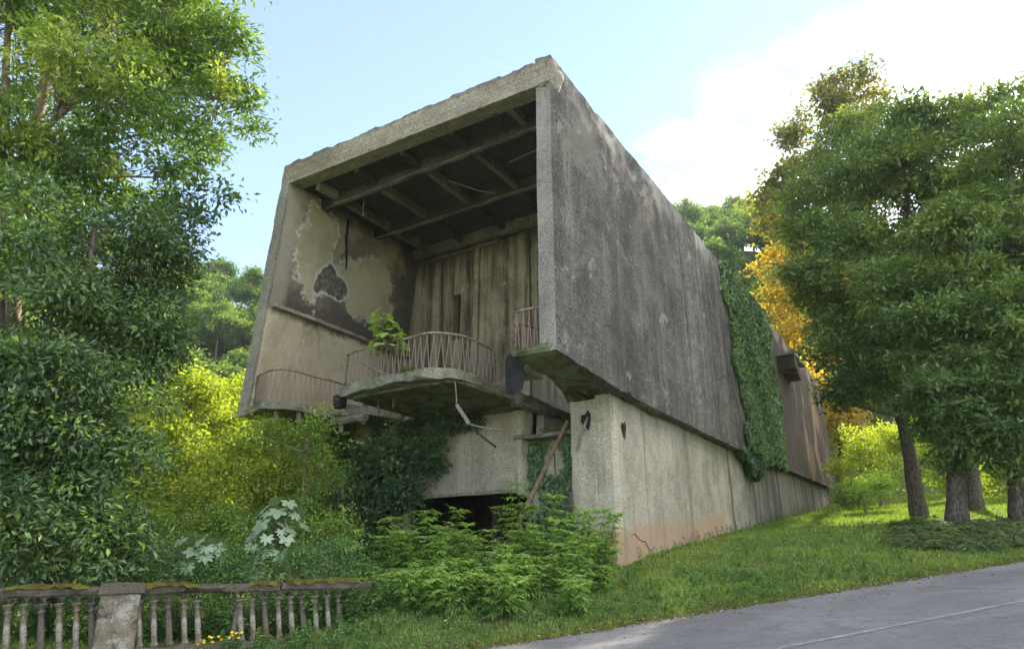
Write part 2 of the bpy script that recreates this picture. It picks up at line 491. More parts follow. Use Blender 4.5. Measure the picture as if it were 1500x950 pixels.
def fascia_extra(t, c):
    b = t.noise(t.coords((0.5, 3, 13)), 1.0, 5, 0.6); l = t.noise(t.coords(), 3.2, 8, 0.75)
    X, Y, Z = t.xyz()
    c = t.mix(t.rng(b, 0.40, 0.62, 0.45, 0), c, (0.17, 0.145, 0.11))
    c = t.mix(t.rng(l, 0.54, 0.64, 0, 0.7), c, (0.10, 0.09, 0.075))
    top = t.rng(t.math('ADD', t.math('ADD', Z, t.math('MULTIPLY', X, 0.03)), t.math('MULTIPLY', l, 0.5)), 15.02, 15.22)
    return t.mix(t.math('MULTIPLY', top, 0.75), c, (0.13, 0.12, 0.10))
M_FRAME = concrete('board_marked_concrete', (0.66, 0.56, 0.42), (0.50, 0.43, 0.325), (0.27, 0.23, 0.18), 0.25, 0.3, 1.0, 18, fascia_extra, moss=0.5)
M_PIER = concrete('pale_roughcast', (0.48, 0.44, 0.39), (0.35, 0.32, 0.28), (0.20, 0.18, 0.16), 0.3, 0.5, 1.0, 22)
M_SLAB = concrete('mossy_slab', (0.47, 0.44, 0.36), (0.33, 0.31, 0.245), (0.12, 0.115, 0.075), 0.3, 0.5, 0.9, 22, moss=0.9)
M_CEIL = concrete('soot_and_room_shade', (0.18, 0.155, 0.125), (0.095, 0.083, 0.068), (0.042, 0.036, 0.031), 0.15, 0.2, 0.9, 20)  # ceiling soot; its dark colour also stands in for shade in the lower room
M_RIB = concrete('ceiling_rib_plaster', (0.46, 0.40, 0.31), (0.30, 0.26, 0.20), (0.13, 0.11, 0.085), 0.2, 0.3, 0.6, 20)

def soffit_extra(t, c):
    n = t.noise(t.coords(), 1.1, 7, 0.7, 1.2); m = t.noise(t.coords(off=(4, 4, 4)), 0.45, 5, 0.6, 2.0)
    c = t.mix(t.rng(n, 0.46, 0.56), c, (0.075, 0.078, 0.03))
    return t.mix(t.rng(m, 0.56, 0.6, 0, 0.7), c, (0.20, 0.205, 0.13))
M_SOFF = concrete('algae_soffit', (0.33, 0.32, 0.22), (0.22, 0.22, 0.14), (0.12, 0.125, 0.06), 0.1, 0.2, 0.8, 22, soffit_extra, moss=0.8)

def back_extra(t, c):
    st = t.noise(t.coords((1.9, 1.9, 0.09), off=(2, 2, 2)), 1.0, 9, 0.72, 0.4)
    g = t.noise(t.coords((0.9, 0.9, 0.12), off=(9, 2, 2)), 1.0, 5, 0.6)
    p = t.noise(t.coords((1.6, 1.6, 0.6), off=(1, 5, 2)), 1.0, 7, 0.7)
    X, Y, Z = t.xyz()
    bl = t.noise(t.coords((1, 1, 0.5), off=(3, 6, 1)), 1.3, 9, 0.75)
    c = t.mix(t.math('MULTIPLY', t.rng(st, 0.42, 0.66), t.rng(bl, 0.34, 0.52, 0.3, 1.0)), c, (0.05, 0.041, 0.03))
    s3 = t.noise(t.coords((3.4, 3.4, 0.16), off=(7, 2, 5)), 1.0, 8, 0.75)
    c = t.mix(t.rng(s3, 0.56, 0.66, 0, 0.75), c, (0.045, 0.037, 0.028))
    c = t.mix(t.rng(g, 0.55, 0.66, 0, 0.6), c, (0.14, 0.145, 0.055))
    c = t.mix(t.rng(p, 0.66, 0.69, 0, 0.75), c, (0.58, 0.56, 0.51))
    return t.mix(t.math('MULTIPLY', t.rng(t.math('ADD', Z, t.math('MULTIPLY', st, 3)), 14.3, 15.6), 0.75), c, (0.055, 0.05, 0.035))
M_BACK = concrete('streaked_plaster', (0.60, 0.50, 0.34), (0.45, 0.37, 0.25), (0.21, 0.175, 0.12), 0.5, 0.5, 0.4, 30, back_extra)

def leftwall_extra(t, c):
    X, Y, Z = t.xyz()
    n = t.noise(t.coords(), 1.5, 10, 0.74, 1.2); nn = t.math('SUBTRACT', n, 0.5)
    soot = (0.10, 0.086, 0.072); beige = (0.52, 0.45, 0.30); white = (0.62, 0.60, 0.55); brown = (0.26, 0.185, 0.10)
    wy = t.math('MULTIPLY', t.math('SUBTRACT', t.noise(t.coords(off=(8, 1, 1)), 0.9, 3, 0.5), 0.5), 1.7)
    wz = t.math('MULTIPLY', t.math('SUBTRACT', t.noise(t.coords(off=(1, 9, 4)), 1.0, 3, 0.5), 0.5), 1.9)
    def sd(y0, z0, ry, rz, wob):
        a = t.math('DIVIDE', t.math('SUBTRACT', t.math('ADD', Y, wy), y0), ry); b = t.math('DIVIDE', t.math('SUBTRACT', t.math('ADD', Z, wz), z0), rz)
        r_ = t.math('SQRT', t.math('ADD', t.math('MULTIPLY', a, a), t.math('MULTIPLY', b, b)))
        return t.math('ADD', r_, t.math('MULTIPLY', nn, wob))
    m = t.noise(t.coords(off=(5, 2, 7)), 0.8, 6, 0.65)
    c = t.mix(t.rng(m, 0.42, 0.58), (0.20, 0.165, 0.12), (0.38, 0.31, 0.21))
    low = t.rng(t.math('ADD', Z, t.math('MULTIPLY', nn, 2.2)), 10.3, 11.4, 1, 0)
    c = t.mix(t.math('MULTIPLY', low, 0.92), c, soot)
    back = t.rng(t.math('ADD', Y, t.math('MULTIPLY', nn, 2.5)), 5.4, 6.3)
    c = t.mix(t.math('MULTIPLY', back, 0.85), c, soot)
    edge = t.rng(t.math('ADD', Y, t.math('MULTIPLY', nn, 0.5)), 0.45, 0.75, 1, 0)
    c = t.mix(t.math('MULTIPLY', edge, 0.8), c, (0.36, 0.32, 0.26))
    for y0, z0, ry, rz in ((1.55, 12.5, 0.86, 1.75), (4.3, 12.0, 1.15, 1.25)):
        s_ = sd(y0, z0, ry, rz, 1.25)
        c = t.mix(t.math('MULTIPLY', t.rng(s_, 1.06, 1.22, 1, 0), t.rng(t.noise(t.coords(), 3.5, 8, 0.75), 0.42, 0.52)), c, white if y0 < 2 else (0.50, 0.48, 0.42))
        c = t.mix(t.rng(s_, 0.98, 1.03, 1, 0), c, t.mix(t.rng(m, 0.4, 0.62), beige, (0.40, 0.33, 0.21)))
    s_ = sd(2.55, 11.55, 0.74, 0.72, 1.0)
    c = t.mix(t.rng(s_, 1.0, 1.18, 1, 0), c, (0.56, 0.54, 0.48))
    return t.mix(t.rng(s_, 0.86, 0.94, 1, 0), c, t.mix(t.rng(t.noise(t.coords(), 6, 7, 0.7), 0.4, 0.6), soot, (0.22, 0.19, 0.155)))
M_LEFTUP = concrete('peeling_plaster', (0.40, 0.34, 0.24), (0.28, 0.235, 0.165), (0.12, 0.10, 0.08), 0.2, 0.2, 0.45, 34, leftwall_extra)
def leftlow_extra(t, c):
    X, Y, Z = t.xyz()
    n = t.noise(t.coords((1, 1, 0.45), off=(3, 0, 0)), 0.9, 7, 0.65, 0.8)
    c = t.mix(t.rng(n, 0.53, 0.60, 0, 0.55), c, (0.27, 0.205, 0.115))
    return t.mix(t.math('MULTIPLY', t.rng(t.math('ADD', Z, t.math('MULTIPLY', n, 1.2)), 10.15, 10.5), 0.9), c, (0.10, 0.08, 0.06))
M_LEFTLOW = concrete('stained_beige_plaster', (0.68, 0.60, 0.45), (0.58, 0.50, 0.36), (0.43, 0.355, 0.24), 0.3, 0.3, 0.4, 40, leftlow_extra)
M_RUST = simple_mat('rusty_steel', (0.30, 0.215, 0.175), 0.85, 0.5, 14, 0.3, col2=(0.17, 0.10, 0.075))
M_RAIL = simple_mat('pinkish_grey_iron', (0.36, 0.285, 0.25), 0.8, 0.4, 9, 0.2, col2=(0.17, 0.105, 0.08))
M_DARKMETAL = simple_mat('dark_sheet', (0.045, 0.043, 0.044), 0.9, 0.5, 4, 0.4, 0.1)
M_WOOD = simple_mat('weathered_timber', (0.34, 0.22, 0.13), 0.85, 0.5, 5, 0.5, stretch=(4, 4, 0.5))
M_GREYWOOD = simple_mat('grey_timber', (0.33, 0.29, 0.245), 0.85, 0.5, 5, 0.5, stretch=(4, 4, 0.5))

AZ = R(32.5)
hall = empty('concrete_hall', (1.03, 15.14, 0), -AZ,
             'derelict grey concrete hall with an open cantilevered front box and balconies', 'building')
def HL(X, Y, Z):     # hall-local -> world
    return Vector((1.03 + X * math.cos(AZ) + Y * math.sin(AZ), 15.14 - X * math.sin(AZ) + Y * math.cos(AZ), Z))
def world_to_hall(x, y):
    dx, dy = x - 1.03, y - 15.14
    return dx * math.cos(AZ) - dy * math.sin(AZ), dx * math.sin(AZ) + dy * math.cos(AZ)

def roof_z(X): return 14.98 - 0.030 * X          # roof falls a little to the right
LT, LB = -10.75, -11.42                             # left wall leans inwards
def lx(z): return LB + (LT - LB) * (z - 6.4) / (15.3 - 6.4)

# right wall in three lengths so that its lower edge follows the photograph
def wall_len(y0, y1, b0, b1, t0, t1, x1=0.0, nm='right_wall'):
    return hexa(nm, [(-0.45, y0, b0), (x1, y0, b0), (x1, y1, b1), (-0.45, y1, b1), (-0.45, y0, t0), (x1, y0, t0), (x1, y1, t1), (-0.45, y1, t1)],
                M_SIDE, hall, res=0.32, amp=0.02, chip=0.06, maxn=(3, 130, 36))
RWZ = [(0.0, 6.50, 14.98), (4.15, 6.27, 15.05), (17.0, 6.42, 15.1), (41.3, 7.2, 15.05)]
def rw_bot(y): return float(np.interp(y, [a[0] for a in RWZ], [a[1] for a in RWZ]))
def long_wall():
    ys = np.concatenate([np.arange(0.0, 20, 0.28), np.arange(20, 41.31, 0.5)]); ys[-1] = 41.3
    zs = np.linspace(0, 1, 34)
    V, Fc = [], []
    n = len(ys); m = len(zs)
    for side, x in ((0, -0.45), (1, 0.0)):
        for y in ys:
            b = rw_bot(y); tp = 15.02
            if y > 34: tp -= 0.0016 * (y - 34) ** 2 * 6
            for k, z in enumerate(zs):
                p = Vector((x, y, b + (tp - b) * z))
                q = p + mnoise.noise_vector(p * 0.5) * 0.02 + mnoise.noise_vector(p * 4.3) * 0.005
                if k == m - 1:
                    q.z += mnoise.noise(Vector((0, y * 2.1, 3))) * 0.07 - max(0, mnoise.noise(Vector((2, y * 0.9, 7))) - 0.15) * 0.45
                if k == 0: q.z += mnoise.noise(Vector((5, y * 2.3, 1))) * 0.05 + (0.12 * math.exp(-((y - 4.2) / 0.22) ** 2))
                V.append(q[:])
    I = lambda s_, i, k: s_ * n * m + i * m + k
    for i in range(n - 1):
        for k in range(m - 1):
            Fc.append((I(1, i, k), I(1, i + 1, k), I(1, i + 1, k + 1), I(1, i, k + 1)))
            Fc.append((I(0, i, k), I(0, i, k + 1), I(0, i + 1, k + 1), I(0, i + 1, k)))
        Fc.append((I(1, i, m - 1), I(1, i + 1, m - 1), I(0, i + 1, m - 1), I(0, i, m - 1)))
        Fc.append((I(1, i, 0), I(0, i, 0), I(0, i + 1, 0), I(1, i + 1, 0)))
    for k in range(m - 1):
        Fc.append((I(0, 0, k), I(1, 0, k), I(1, 0, k + 1), I(0, 0, k + 1)))
        Fc.append((I(0, n - 1, k), I(0, n - 1, k + 1), I(1, n - 1, k + 1), I(1, n - 1, k)))
    me = np_mesh('right_wall', V, Fc)
    sm = np.zeros(len(Fc), bool); sm[:4 * (n - 1) * (m - 1)] = True
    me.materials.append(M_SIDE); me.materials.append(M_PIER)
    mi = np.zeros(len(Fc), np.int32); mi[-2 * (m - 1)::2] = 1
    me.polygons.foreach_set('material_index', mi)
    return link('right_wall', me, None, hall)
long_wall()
# left wall: outer leaf above and below the ledge
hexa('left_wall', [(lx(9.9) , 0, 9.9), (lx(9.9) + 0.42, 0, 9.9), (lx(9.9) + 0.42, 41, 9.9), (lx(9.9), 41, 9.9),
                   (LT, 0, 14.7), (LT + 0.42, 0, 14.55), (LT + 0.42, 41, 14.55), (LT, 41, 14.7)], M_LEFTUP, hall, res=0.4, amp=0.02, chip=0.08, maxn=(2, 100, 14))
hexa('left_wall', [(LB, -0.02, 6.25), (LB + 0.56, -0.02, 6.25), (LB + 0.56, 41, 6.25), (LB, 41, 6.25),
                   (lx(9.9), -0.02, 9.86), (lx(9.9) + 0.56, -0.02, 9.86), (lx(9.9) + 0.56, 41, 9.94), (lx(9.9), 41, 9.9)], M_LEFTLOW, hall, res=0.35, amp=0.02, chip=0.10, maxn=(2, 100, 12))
hexa('left_wall_ledge', [(-11.0, 0.05, 9.8), (-10.42, 0.05, 9.8), (-10.42, 6.9, 9.8), (-11.0, 6.9, 9.8),
                         (-11.0, 0.05, 10.02), (-10.5, 0.05, 9.98), (-10.5, 6.9, 9.98), (-11.0, 6.9, 10.02)], M_FRAME, hall, res=0.25, amp=0.02, chip=0.05, maxn=(3, 30, 2))
# front arris of the left wall, lighter rough concrete
hexa('left_pier', [(LB - 0.03, -0.10, 6.22), (LB + 0.42, -0.10, 6.22), (LB + 0.42, 0.05, 6.22), (LB - 0.03, 0.05, 6.22),
                   (LT - 0.03, -0.10, 14.75), (LT + 0.40, -0.10, 14.55), (LT + 0.40, 0.05, 14.55), (LT - 0.03, 0.05, 14.75)], M_PIER, hall, res=0.16, amp=0.014, chip=0.055, freq=3, maxn=(3, 2, 56))
# back wall with a dark slot
BY0, BY1 = 6.9, 7.3
hexa('back_wall', box8(-10.75, -8.40, BY0, BY1, 6.2, 14.5), M_BACK, hall, res=0.5, amp=0.02, chip=0.03)
hexa('back_wall', box8(-8.06, -0.45, BY0, BY1, 6.2, 14.5), M_BACK, hall, res=0.5, amp=0.02, chip=0.03)
hexa('back_wall', box8(-8.40, -8.06, BY0, BY1, 12.1, 14.5), M_BACK, hall, res=0.4, amp=0.02, chip=0.03)
hexa('back_wall', box8(-8.40, -8.06, BY0, BY1, 6.2, 10.2), M_BACK, hall, res=0.4, amp=0.02, chip=0.03)
hexa('pilaster', box8(-5.1, -4.75, 6.72, 6.91, 6.5, 13.9), M_BACK, hall, res=0.3, amp=0.02, chip=0.05)
hexa('pilaster', box8(-7.35, -7.1, 6.75, 6.91, 6.5, 13.9), M_BACK, hall, res=0.3, amp=0.02, chip=0.05)
hexa('picture_rail', box8(-10.3, -6.2, 6.78, 6.9, 13.86, 14.0), M_RIB, hall, res=0.3, amp=0.02, chip=0.03)
# roof and its rough front fascia
hexa('roof_slab', [(-10.72, 0.45, 14.42), (-0.46, 0.45, 14.38), (-0.46, 41, 14.38), (-10.72, 41, 14.42),
                   (-10.75, 0.45, roof_z(-10.75) - 0.03), (-0.44, 0.45, 14.96), (-0.44, 41, 14.96), (-10.75, 41, roof_z(-10.75) - 0.03)],
     M_CEIL, hall, res=0.6, amp=0.02, chip=0.05, maxn=(20, 60, 2))
hexa('roof_fascia', [(-10.80, -0.06, 14.36), (-0.33, -0.06, 14.10), (-0.33, 0.46, 14.10), (-10.80, 0.46, 14.36),
                     (-10.82, -0.02, roof_z(-10.8)), (0.02, -0.02, 15.0), (0.02, 0.46, 15.0), (-10.82, 0.46, roof_z(-10.8))],
     M_FRAME, hall, res=0.1, amp=0.012, chip=0.13, freq=3.4, maxn=(110, 4, 8), toponly=True)
hexa('corner_block', [(-0.36, -0.045, 14.0), (0.03, -0.045, 14.0), (0.03, 0.5, 14.0), (-0.36, 0.5, 14.0),
                      (-0.45, -0.05, 15.03), (0.05, -0.05, 15.0), (0.05, 0.9, 15.03), (-0.45, 0.9, 15.02)], M_FRAME, hall, res=0.1, amp=0.035, chip=0.12, freq=3, maxn=(6, 8, 10))
# coffered ceiling
for yb in (1.5, 4.25, 6.55):
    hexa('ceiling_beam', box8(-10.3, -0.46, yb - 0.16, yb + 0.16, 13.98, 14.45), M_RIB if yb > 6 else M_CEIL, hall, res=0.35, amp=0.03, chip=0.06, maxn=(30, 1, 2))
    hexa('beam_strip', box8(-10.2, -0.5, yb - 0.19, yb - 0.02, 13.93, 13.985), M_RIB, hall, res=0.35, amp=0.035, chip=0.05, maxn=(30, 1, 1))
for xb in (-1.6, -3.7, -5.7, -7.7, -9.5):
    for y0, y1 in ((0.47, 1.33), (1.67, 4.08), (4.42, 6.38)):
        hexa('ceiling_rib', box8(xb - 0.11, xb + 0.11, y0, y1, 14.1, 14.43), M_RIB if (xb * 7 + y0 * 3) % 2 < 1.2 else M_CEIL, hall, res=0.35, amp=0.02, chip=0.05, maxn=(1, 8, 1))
# loose conduits and a lifting hook under the ceiling
tubes('conduit', [([(-2.9, 2.4, 13.9), (-1.4, 2.2, 13.86), (-0.5, 2.6, 13.9)], 0.022)], M_RUST, hall, 5)
tubes('conduit', [([(-5.2, 2.3, 13.95), (-4.4, 2.9, 13.62), (-3.9, 3.2, 13.5)], 0.02)], M_RUST, hall, 5)
tubes('cable', [([(-0.75, 1.2, 14.0), (-0.72, 1.22, 13.3), (-0.76, 1.2, 12.7), (-0.73, 1.2, 12.4)], 0.012)], M_DARKMETAL, hall, 5)
hk = [(-8.5, 1.7, 14.0), (-8.5, 1.7, 13.45)] + [(-8.5 + 0.07 * math.sin(a), 1.7, 13.36 + 0.07 * math.cos(a) + 0.02) for a in np.linspace(0, 4.2, 9)]
tubes('lifting_hook', [(hk, 0.022)], M_RUST, hall, 6)
tubes('drain_pipe', [([(-10.35, 2.75, 14.2), (-10.36, 2.75, 13.4), (-10.3, 2.8, 12.6), (-10.33, 2.85, 12.2)], [0.05, 0.05, 0.04, 0.03])], M_DARKMETAL, hall, 6)

# floors
hexa('left_floor', box8(-9.14, -7.65, 1.6, 6.9, 6.22, 6.48), M_SLAB, hall, res=0.22, amp=0.035, chip=0.14, freq=2.4, maxn=(12, 14, 3))
hexa('right_floor', [(-1.25, -0.04, 6.46), (-0.02, -0.04, 6.46), (-0.02, 6.9, 6.24), (-1.25, 6.9, 6.24),
                     (-1.25, -0.04, 6.72), (-0.02, -0.04, 6.72), (-0.02, 6.9, 6.6), (-1.25, 6.9, 6.6)], M_SOFF, hall, res=0.2, amp=0.035, chip=0.11, freq=2.4, maxn=(8, 26, 3))
hexa('right_floor', [(-1.72, 3.76, 6.2), (-1.24, 3.76, 6.2), (-1.24, 6.9, 6.2), (-1.72, 6.9, 6.2), (-1.72, 3.3, 6.55), (-1.24, 1.2, 6.6), (-1.24, 6.9, 6.58), (-1.72, 6.9, 6.55)],
     M_SOFF, hall, res=0.3, amp=0.02, chip=0.06)
hexa('box_underside', [(LB + 0.6, 7.0, 6.33), (-0.46, 7.0, 6.33), (-0.46, 40.7, 7.2), (LB + 0.6, 40.7, 7.2), (LB + 0.6, 7.0, 6.6), (-0.46, 7.0, 6.6), (-0.46, 40.7, 7.5), (LB + 0.6, 40.7, 7.5)], M_SOFF, hall, res=1.2, amp=0.02, chip=0.03)

# centre balcony: straight front, rounded corner, right edge running back
edge = [(-6.95, 3.3), (-6.98, 1.6), (-6.92, -0.15), (-6.3, -0.28), (-5.4, -0.36), (-4.5, -0.38)]
edge += [(-3.75 + 0.85 * math.sin(a), 0.47 - 0.85 * math.cos(a)) for a in np.linspace(0.0, math.pi / 2, 9)]
edge += [(-2.9, 1.0), (-2.9, 1.9), (-2.89, 2.8), (-2.88, 3.7), (-2.9, 5.0)]
def resample(pts, step):
    pts = np.array(pts, float); sg = np.linalg.norm(np.diff(pts, axis=0), axis=1); L = np.concatenate([[0], np.cumsum(sg)])
    q = np.linspace(0, L[-1], max(2, int(L[-1] / step) + 1))
    return np.stack([np.interp(q, L, pts[:, i]) for i in range(pts.shape[1])], -1)
def plan_slab(name, outline, ztop, zbot, mat, parent, wob=0.05):
    bm = bmesh.new()
    rows = []
    zs = np.linspace(ztop, zbot, 5)
    for k, z in enumerate(zs):
        row = []
        for x, y in outline:
            p = Vector((x, y, z)); q = p + mnoise.noise_vector(p * 2.6) * wob + mnoise.noise_vector(p * 8) * wob * 0.5
            if k in (0, 4): q.z += mnoise.noise(p * 3.0) * 0.05
            row.append(bm.verts.new(q))
        rows.append(row)
    n = len(outline)
    for k in range(4):
        for i in range(n):
            bm.faces.new((rows[k][i], rows[k + 1][i], rows[k + 1][(i + 1) % n], rows[k][(i + 1) % n]))
    ft = bm.faces.new(rows[0]); fb = bm.faces.new(rows[-1][::-1])
    bmesh.ops.triangulate(bm, faces=[ft, fb])
    bmesh.ops.recalc_face_normals(bm, faces=bm.faces)
    me = bpy.data.meshes.new(name); bm.to_mesh(me); bm.free()
    return link(name, me, mat, parent)
E_ = resample(edge, 0.16)
plan_slab('balcony_slab', [tuple(p) for p in E_] + [(-6.9, 5.0)], 6.52, 6.27, M_SLAB, hall)
le = [(LB + 0.03, 6.85), (LB + 0.03, -0.04), (-10.9, -0.12), (-9.9, -0.42), (-9.55, -0.36), (-9.28, -0.1), (-9.16, 0.3), (-9.13, 1.6), (-9.13, 6.85)]
plan_slab('left_floor', [tuple(p) for p in resample(le, 0.2)], 6.5, 6.24, M_SLAB, hall)
inn = [(x + (0.25 if x < -6 else -0.05 if x > -3.4 else 0), max(y + 0.22, 0.0)) for x, y in resample(edge, 0.35)]
plan_slab('balcony_soffit', [tuple(p) for p in inn] + [(-6.6, 5.0)], 6.29, 6.19, M_SOFF, hall, 0.04)
hexa('floor_behind', box8(-7.66, -2.9, 5.0, 6.9, 6.22, 6.5), M_SLAB, hall, res=0.5, amp=0.02, chip=0.05)
hexa('floor_behind', box8(-7.6, -6.95, 3.2, 5.0, 6.1, 6.38), M_SLAB, hall, res=0.3, amp=0.03, chip=0.1)
# low parapet remnant running right from the balcony to the stair
hexa('stair_curb', box8(-3.2, -2.88, 2.9, 4.6, 6.15, 6.56), M_FRAME, hall, res=0.2, amp=0.03, chip=0.1)

# lower storey
def gz(X, Y):
    p = HL(X, Y, 0); return Hf(p.x, p.y)
def base_wall():
    ys = np.concatenate([np.arange(3.74, 18, 0.35), np.arange(18, 41, 0.7)])
    V, Fc = [], []; m = 16; n = len(ys)
    for x in (-0.4, -0.85):
        for y in ys:
            b = min(gz(-0.4, y) - 0.6, 5.5); tp = rw_bot(y) + 0.02
            for k in range(m):
                p = Vector((x, y, b + (tp - b) * k / (m - 1)))
                V.append((p + mnoise.noise_vector(p * 1.0) * 0.03 + mnoise.noise_vector(p * 4) * 0.012)[:])
    I = lambda s_, i, k: s_ * n * m + i * m + k
    for i in range(n - 1):
        for k in range(m - 1):
            Fc.append((I(0, i, k), I(0, i + 1, k), I(0, i + 1, k + 1), I(0, i, k + 1)))
            Fc.append((I(1, i, k), I(1, i, k + 1), I(1, i + 1, k + 1), I(1, i + 1, k)))
    for k in range(m - 1):
        Fc.append((I(1, 0, k), I(0, 0, k), I(0, 0, k + 1), I(1, 0, k + 1)))
        Fc.append((I(1, n - 1, k), I(1, n - 1, k + 1), I(0, n - 1, k + 1), I(0, n - 1, k)))
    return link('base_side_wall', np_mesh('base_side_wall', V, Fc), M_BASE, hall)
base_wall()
zg = gz(-1, 3.7)
hexa('base_pier', box8(-1.64, -0.84, 3.735, 4.6, zg - 0.6, 6.22), M_BASE, hall, res=0.25, amp=0.025, chip=0.05)
hexa('front_panel', box8(-9.4, -3.32, 3.76, 4.1, 3.84, 6.24), M_BASE, hall, res=0.35, amp=0.015, chip=0.04)
hexa('panel_drip_edge', box8(-9.4, -3.30, 3.68, 3.80, 3.78, 3.90), M_FRAME, hall, res=0.3, amp=0.012, chip=0.03)
hexa('panel_end_pier', box8(-3.52, -3.2, 3.66, 4.3, 3.7, 6.3), M_BASE, hall, res=0.2, amp=0.03, chip=0.10)
hexa('recess_wall', box8(-3.3, -1.62, 4.15, 4.45, zg - 0.6, 5.3), M_BASE, hall, res=0.3, amp=0.03, chip=0.04)
hexa('stair_ledge', box8(-3.5, -1.6, 3.62, 5.2, 5.28, 5.42), M_SLAB, hall, res=0.2, amp=0.03, chip=0.08)
hexa('stair_cheek', box8(-3.3, -3.0, 4.6, 6.9, 5.2, 6.3), M_BASE, hall, res=0.4, amp=0.02, chip=0.05)
hexa('opening_pillar', box8(-8.2, -7.6, 3.7, 4.2, zg - 1.5, 3.84), M_BASE, hall, res=0.3, amp=0.02, chip=0.06)
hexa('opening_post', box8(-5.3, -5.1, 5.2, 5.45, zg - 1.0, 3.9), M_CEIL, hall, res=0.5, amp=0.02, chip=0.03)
hexa('room_floor', box8(-9.1, -0.9, 4.3, 10.0, 0.6, gz(-3, 5) + 0.35), M_CEIL, hall, res=1.0, amp=0.02, chip=0.02)  # dark slab added so the room behind the opening stays black
hexa('base_left_wall', box8(-9.4, -9.05, 4.1, 36, -1.5, 6.2), M_CEIL, hall, res=1.0, amp=0.02, chip=0.03)  # room shade put into a dark wall colour
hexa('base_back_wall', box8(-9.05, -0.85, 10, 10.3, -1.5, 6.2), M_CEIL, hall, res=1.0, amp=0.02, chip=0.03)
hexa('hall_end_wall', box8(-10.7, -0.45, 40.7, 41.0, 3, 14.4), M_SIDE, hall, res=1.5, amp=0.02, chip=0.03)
# small holes without depth: recess shade painted as flat black faces, broken rims
def hole(X, Y, Z, r, face, name='wall_hole'):
    bm = bmesh.new(); n = 10; A, B = [], []
    for i in range(n):
        a = 2 * math.pi * i / n; rr = r * (1 + 0.25 * math.sin(3 * a + X) + 0.1 * math.cos(5 * a))
        u, w = rr * math.cos(a) * 0.75, rr * math.sin(a) * 1.15
        for lst, k, f in ((A, 0.02, 1.25), (B, 0.005, 1.0)):
            if face == 'x': lst.append(bm.verts.new((X + k, Y + u * f, Z + w * f)))
            else: lst.append(bm.verts.new((X + u * f, Y - k, Z + w * f)))
    C = [bm.verts.new(v.co + (Vector((-0.004, 0, 0)) if face == 'x' else Vector((0, 0.004, 0)))) for v in B]
    for i in range(n): bm.faces.new((A[i], A[(i + 1) % n], B[(i + 1) % n], B[i]))
    bm.faces.new(C)
    me = bpy.data.meshes.new(name); bm.to_mesh(me); bm.free()
    return link(name, me, M_BLACK, hall)
M_BLACK = simple_mat('cavity_shade', (0.03, 0.027, 0.024), 1.0, 0.4, 6, 0.4)  # black colour stands in for the shade inside holes and crack
hole(-0.375, 4.55, 5.43, 0.16, 'x'); hole(-1.11, 3.71, 5.62, 0.17, 'y')
tubes('stub_bar', [([(-1.08, 3.72, 5.7), (-1.25, 3.6, 5.2), (-1.42, 3.62, 4.75)], [0.035, 0.04, 0.03])], M_GREYWOOD, hall, 6)
# crack in the foot of the side wall
ck = [(-0.392, 4.6 + 0.22 * i, 2.55 + 0.10 * math.sin(i * 1.7) - 0.04 * i + (0.14 if i in (2, 3) else 0)) for i in range(10)]
tubes('wall_crack', [(ck, [0.006, 0.014, 0.012, 0.009, 0.012, 0.009, 0.01, 0.008, 0.006, 0.004])], M_BLACK, hall, 5)
# spout blocks high on the far side wall
for k in range(3):
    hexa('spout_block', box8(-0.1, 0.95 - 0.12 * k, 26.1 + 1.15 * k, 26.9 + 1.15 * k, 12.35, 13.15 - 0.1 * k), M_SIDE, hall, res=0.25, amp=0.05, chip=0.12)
hexa('spout_cap', box8(-0.1, 1.0, 26.0, 29.3, 13.16, 13.36), M_SLAB, hall, res=0.25, amp=0.05, chip=0.1)

# railings: bent top rail, crossing thin bars
BAR = None
def bar_obj(p, q, r, parent, name='bar'):
    global BAR
    if BAR is None:
        o0 = tubes('bar', [([(0, 0, 0), (0, 0, 1)], 1.0)], M_RAIL, None, 6)
        BAR = o0.data; bpy.data.objects.remove(o0)
    o = bpy.data.objects.new(name, BAR); COL.objects.link(o); o.parent = parent
    p, q = Vector(p), Vector(q); d = q - p
    o.matrix_local = Matrix.Translation(p) @ d.to_track_quat('Z', 'Y').to_matrix().to_4x4() @ Matrix.Diagonal((r, r, d.length, 1))
    return o
def railing(path, z0, h, step, name='railing', zig=0.5, posts=True, sag=0.0):
    top = resample(path, 0.2)
    pts = [(x, y, z0 + h + 0.012 * math.sin(i * 0.9) - sag * math.sin(math.pi * i / len(top))) for i, (x, y) in enumerate(top)]
    paths = [(pts, 0.034)]
    if posts:
        for e in (0, -1): paths.append(([(pts[e][0], pts[e][1], z0 - 0.05), pts[e]], 0.03))
    rail = tubes(name, paths, M_RAIL, hall, 6)
    low = resample(path, step)
    zt = lambda i: z0 + h - sag * math.sin(math.pi * i / len(low))
    for i in range(len(low) - 1):
        if random.random() < 0.04: continue
        a, b = low[i], low[i + 1]
        dx = (b - a) * zig
        j = random.uniform(-0.012, 0.012)
        bar_obj((a[0] + j, a[1], z0 - 0.03), (a[0] + dx[0], a[1] + dx[1], zt(i)), 0.0115, rail)
        bar_obj((a[0] + 2 * dx[0], a[1] + 2 * dx[1], z0 - 0.03), (a[0] + dx[0] * 0.9 + j, a[1] + dx[1] * 0.9, zt(i)), 0.0115, rail)
    return rail
rp = [(x, y) for x, y in edge[2:-3]]
rp = [(p[0] + (0.12 if p[0] < -6.5 else 0 if p[0] < -3.6 else -0.10), p[1] + (0.12 if p[1] < 0.3 else 0)) for p in rp]
railing(rp, 6.52, 0.98, 0.20)
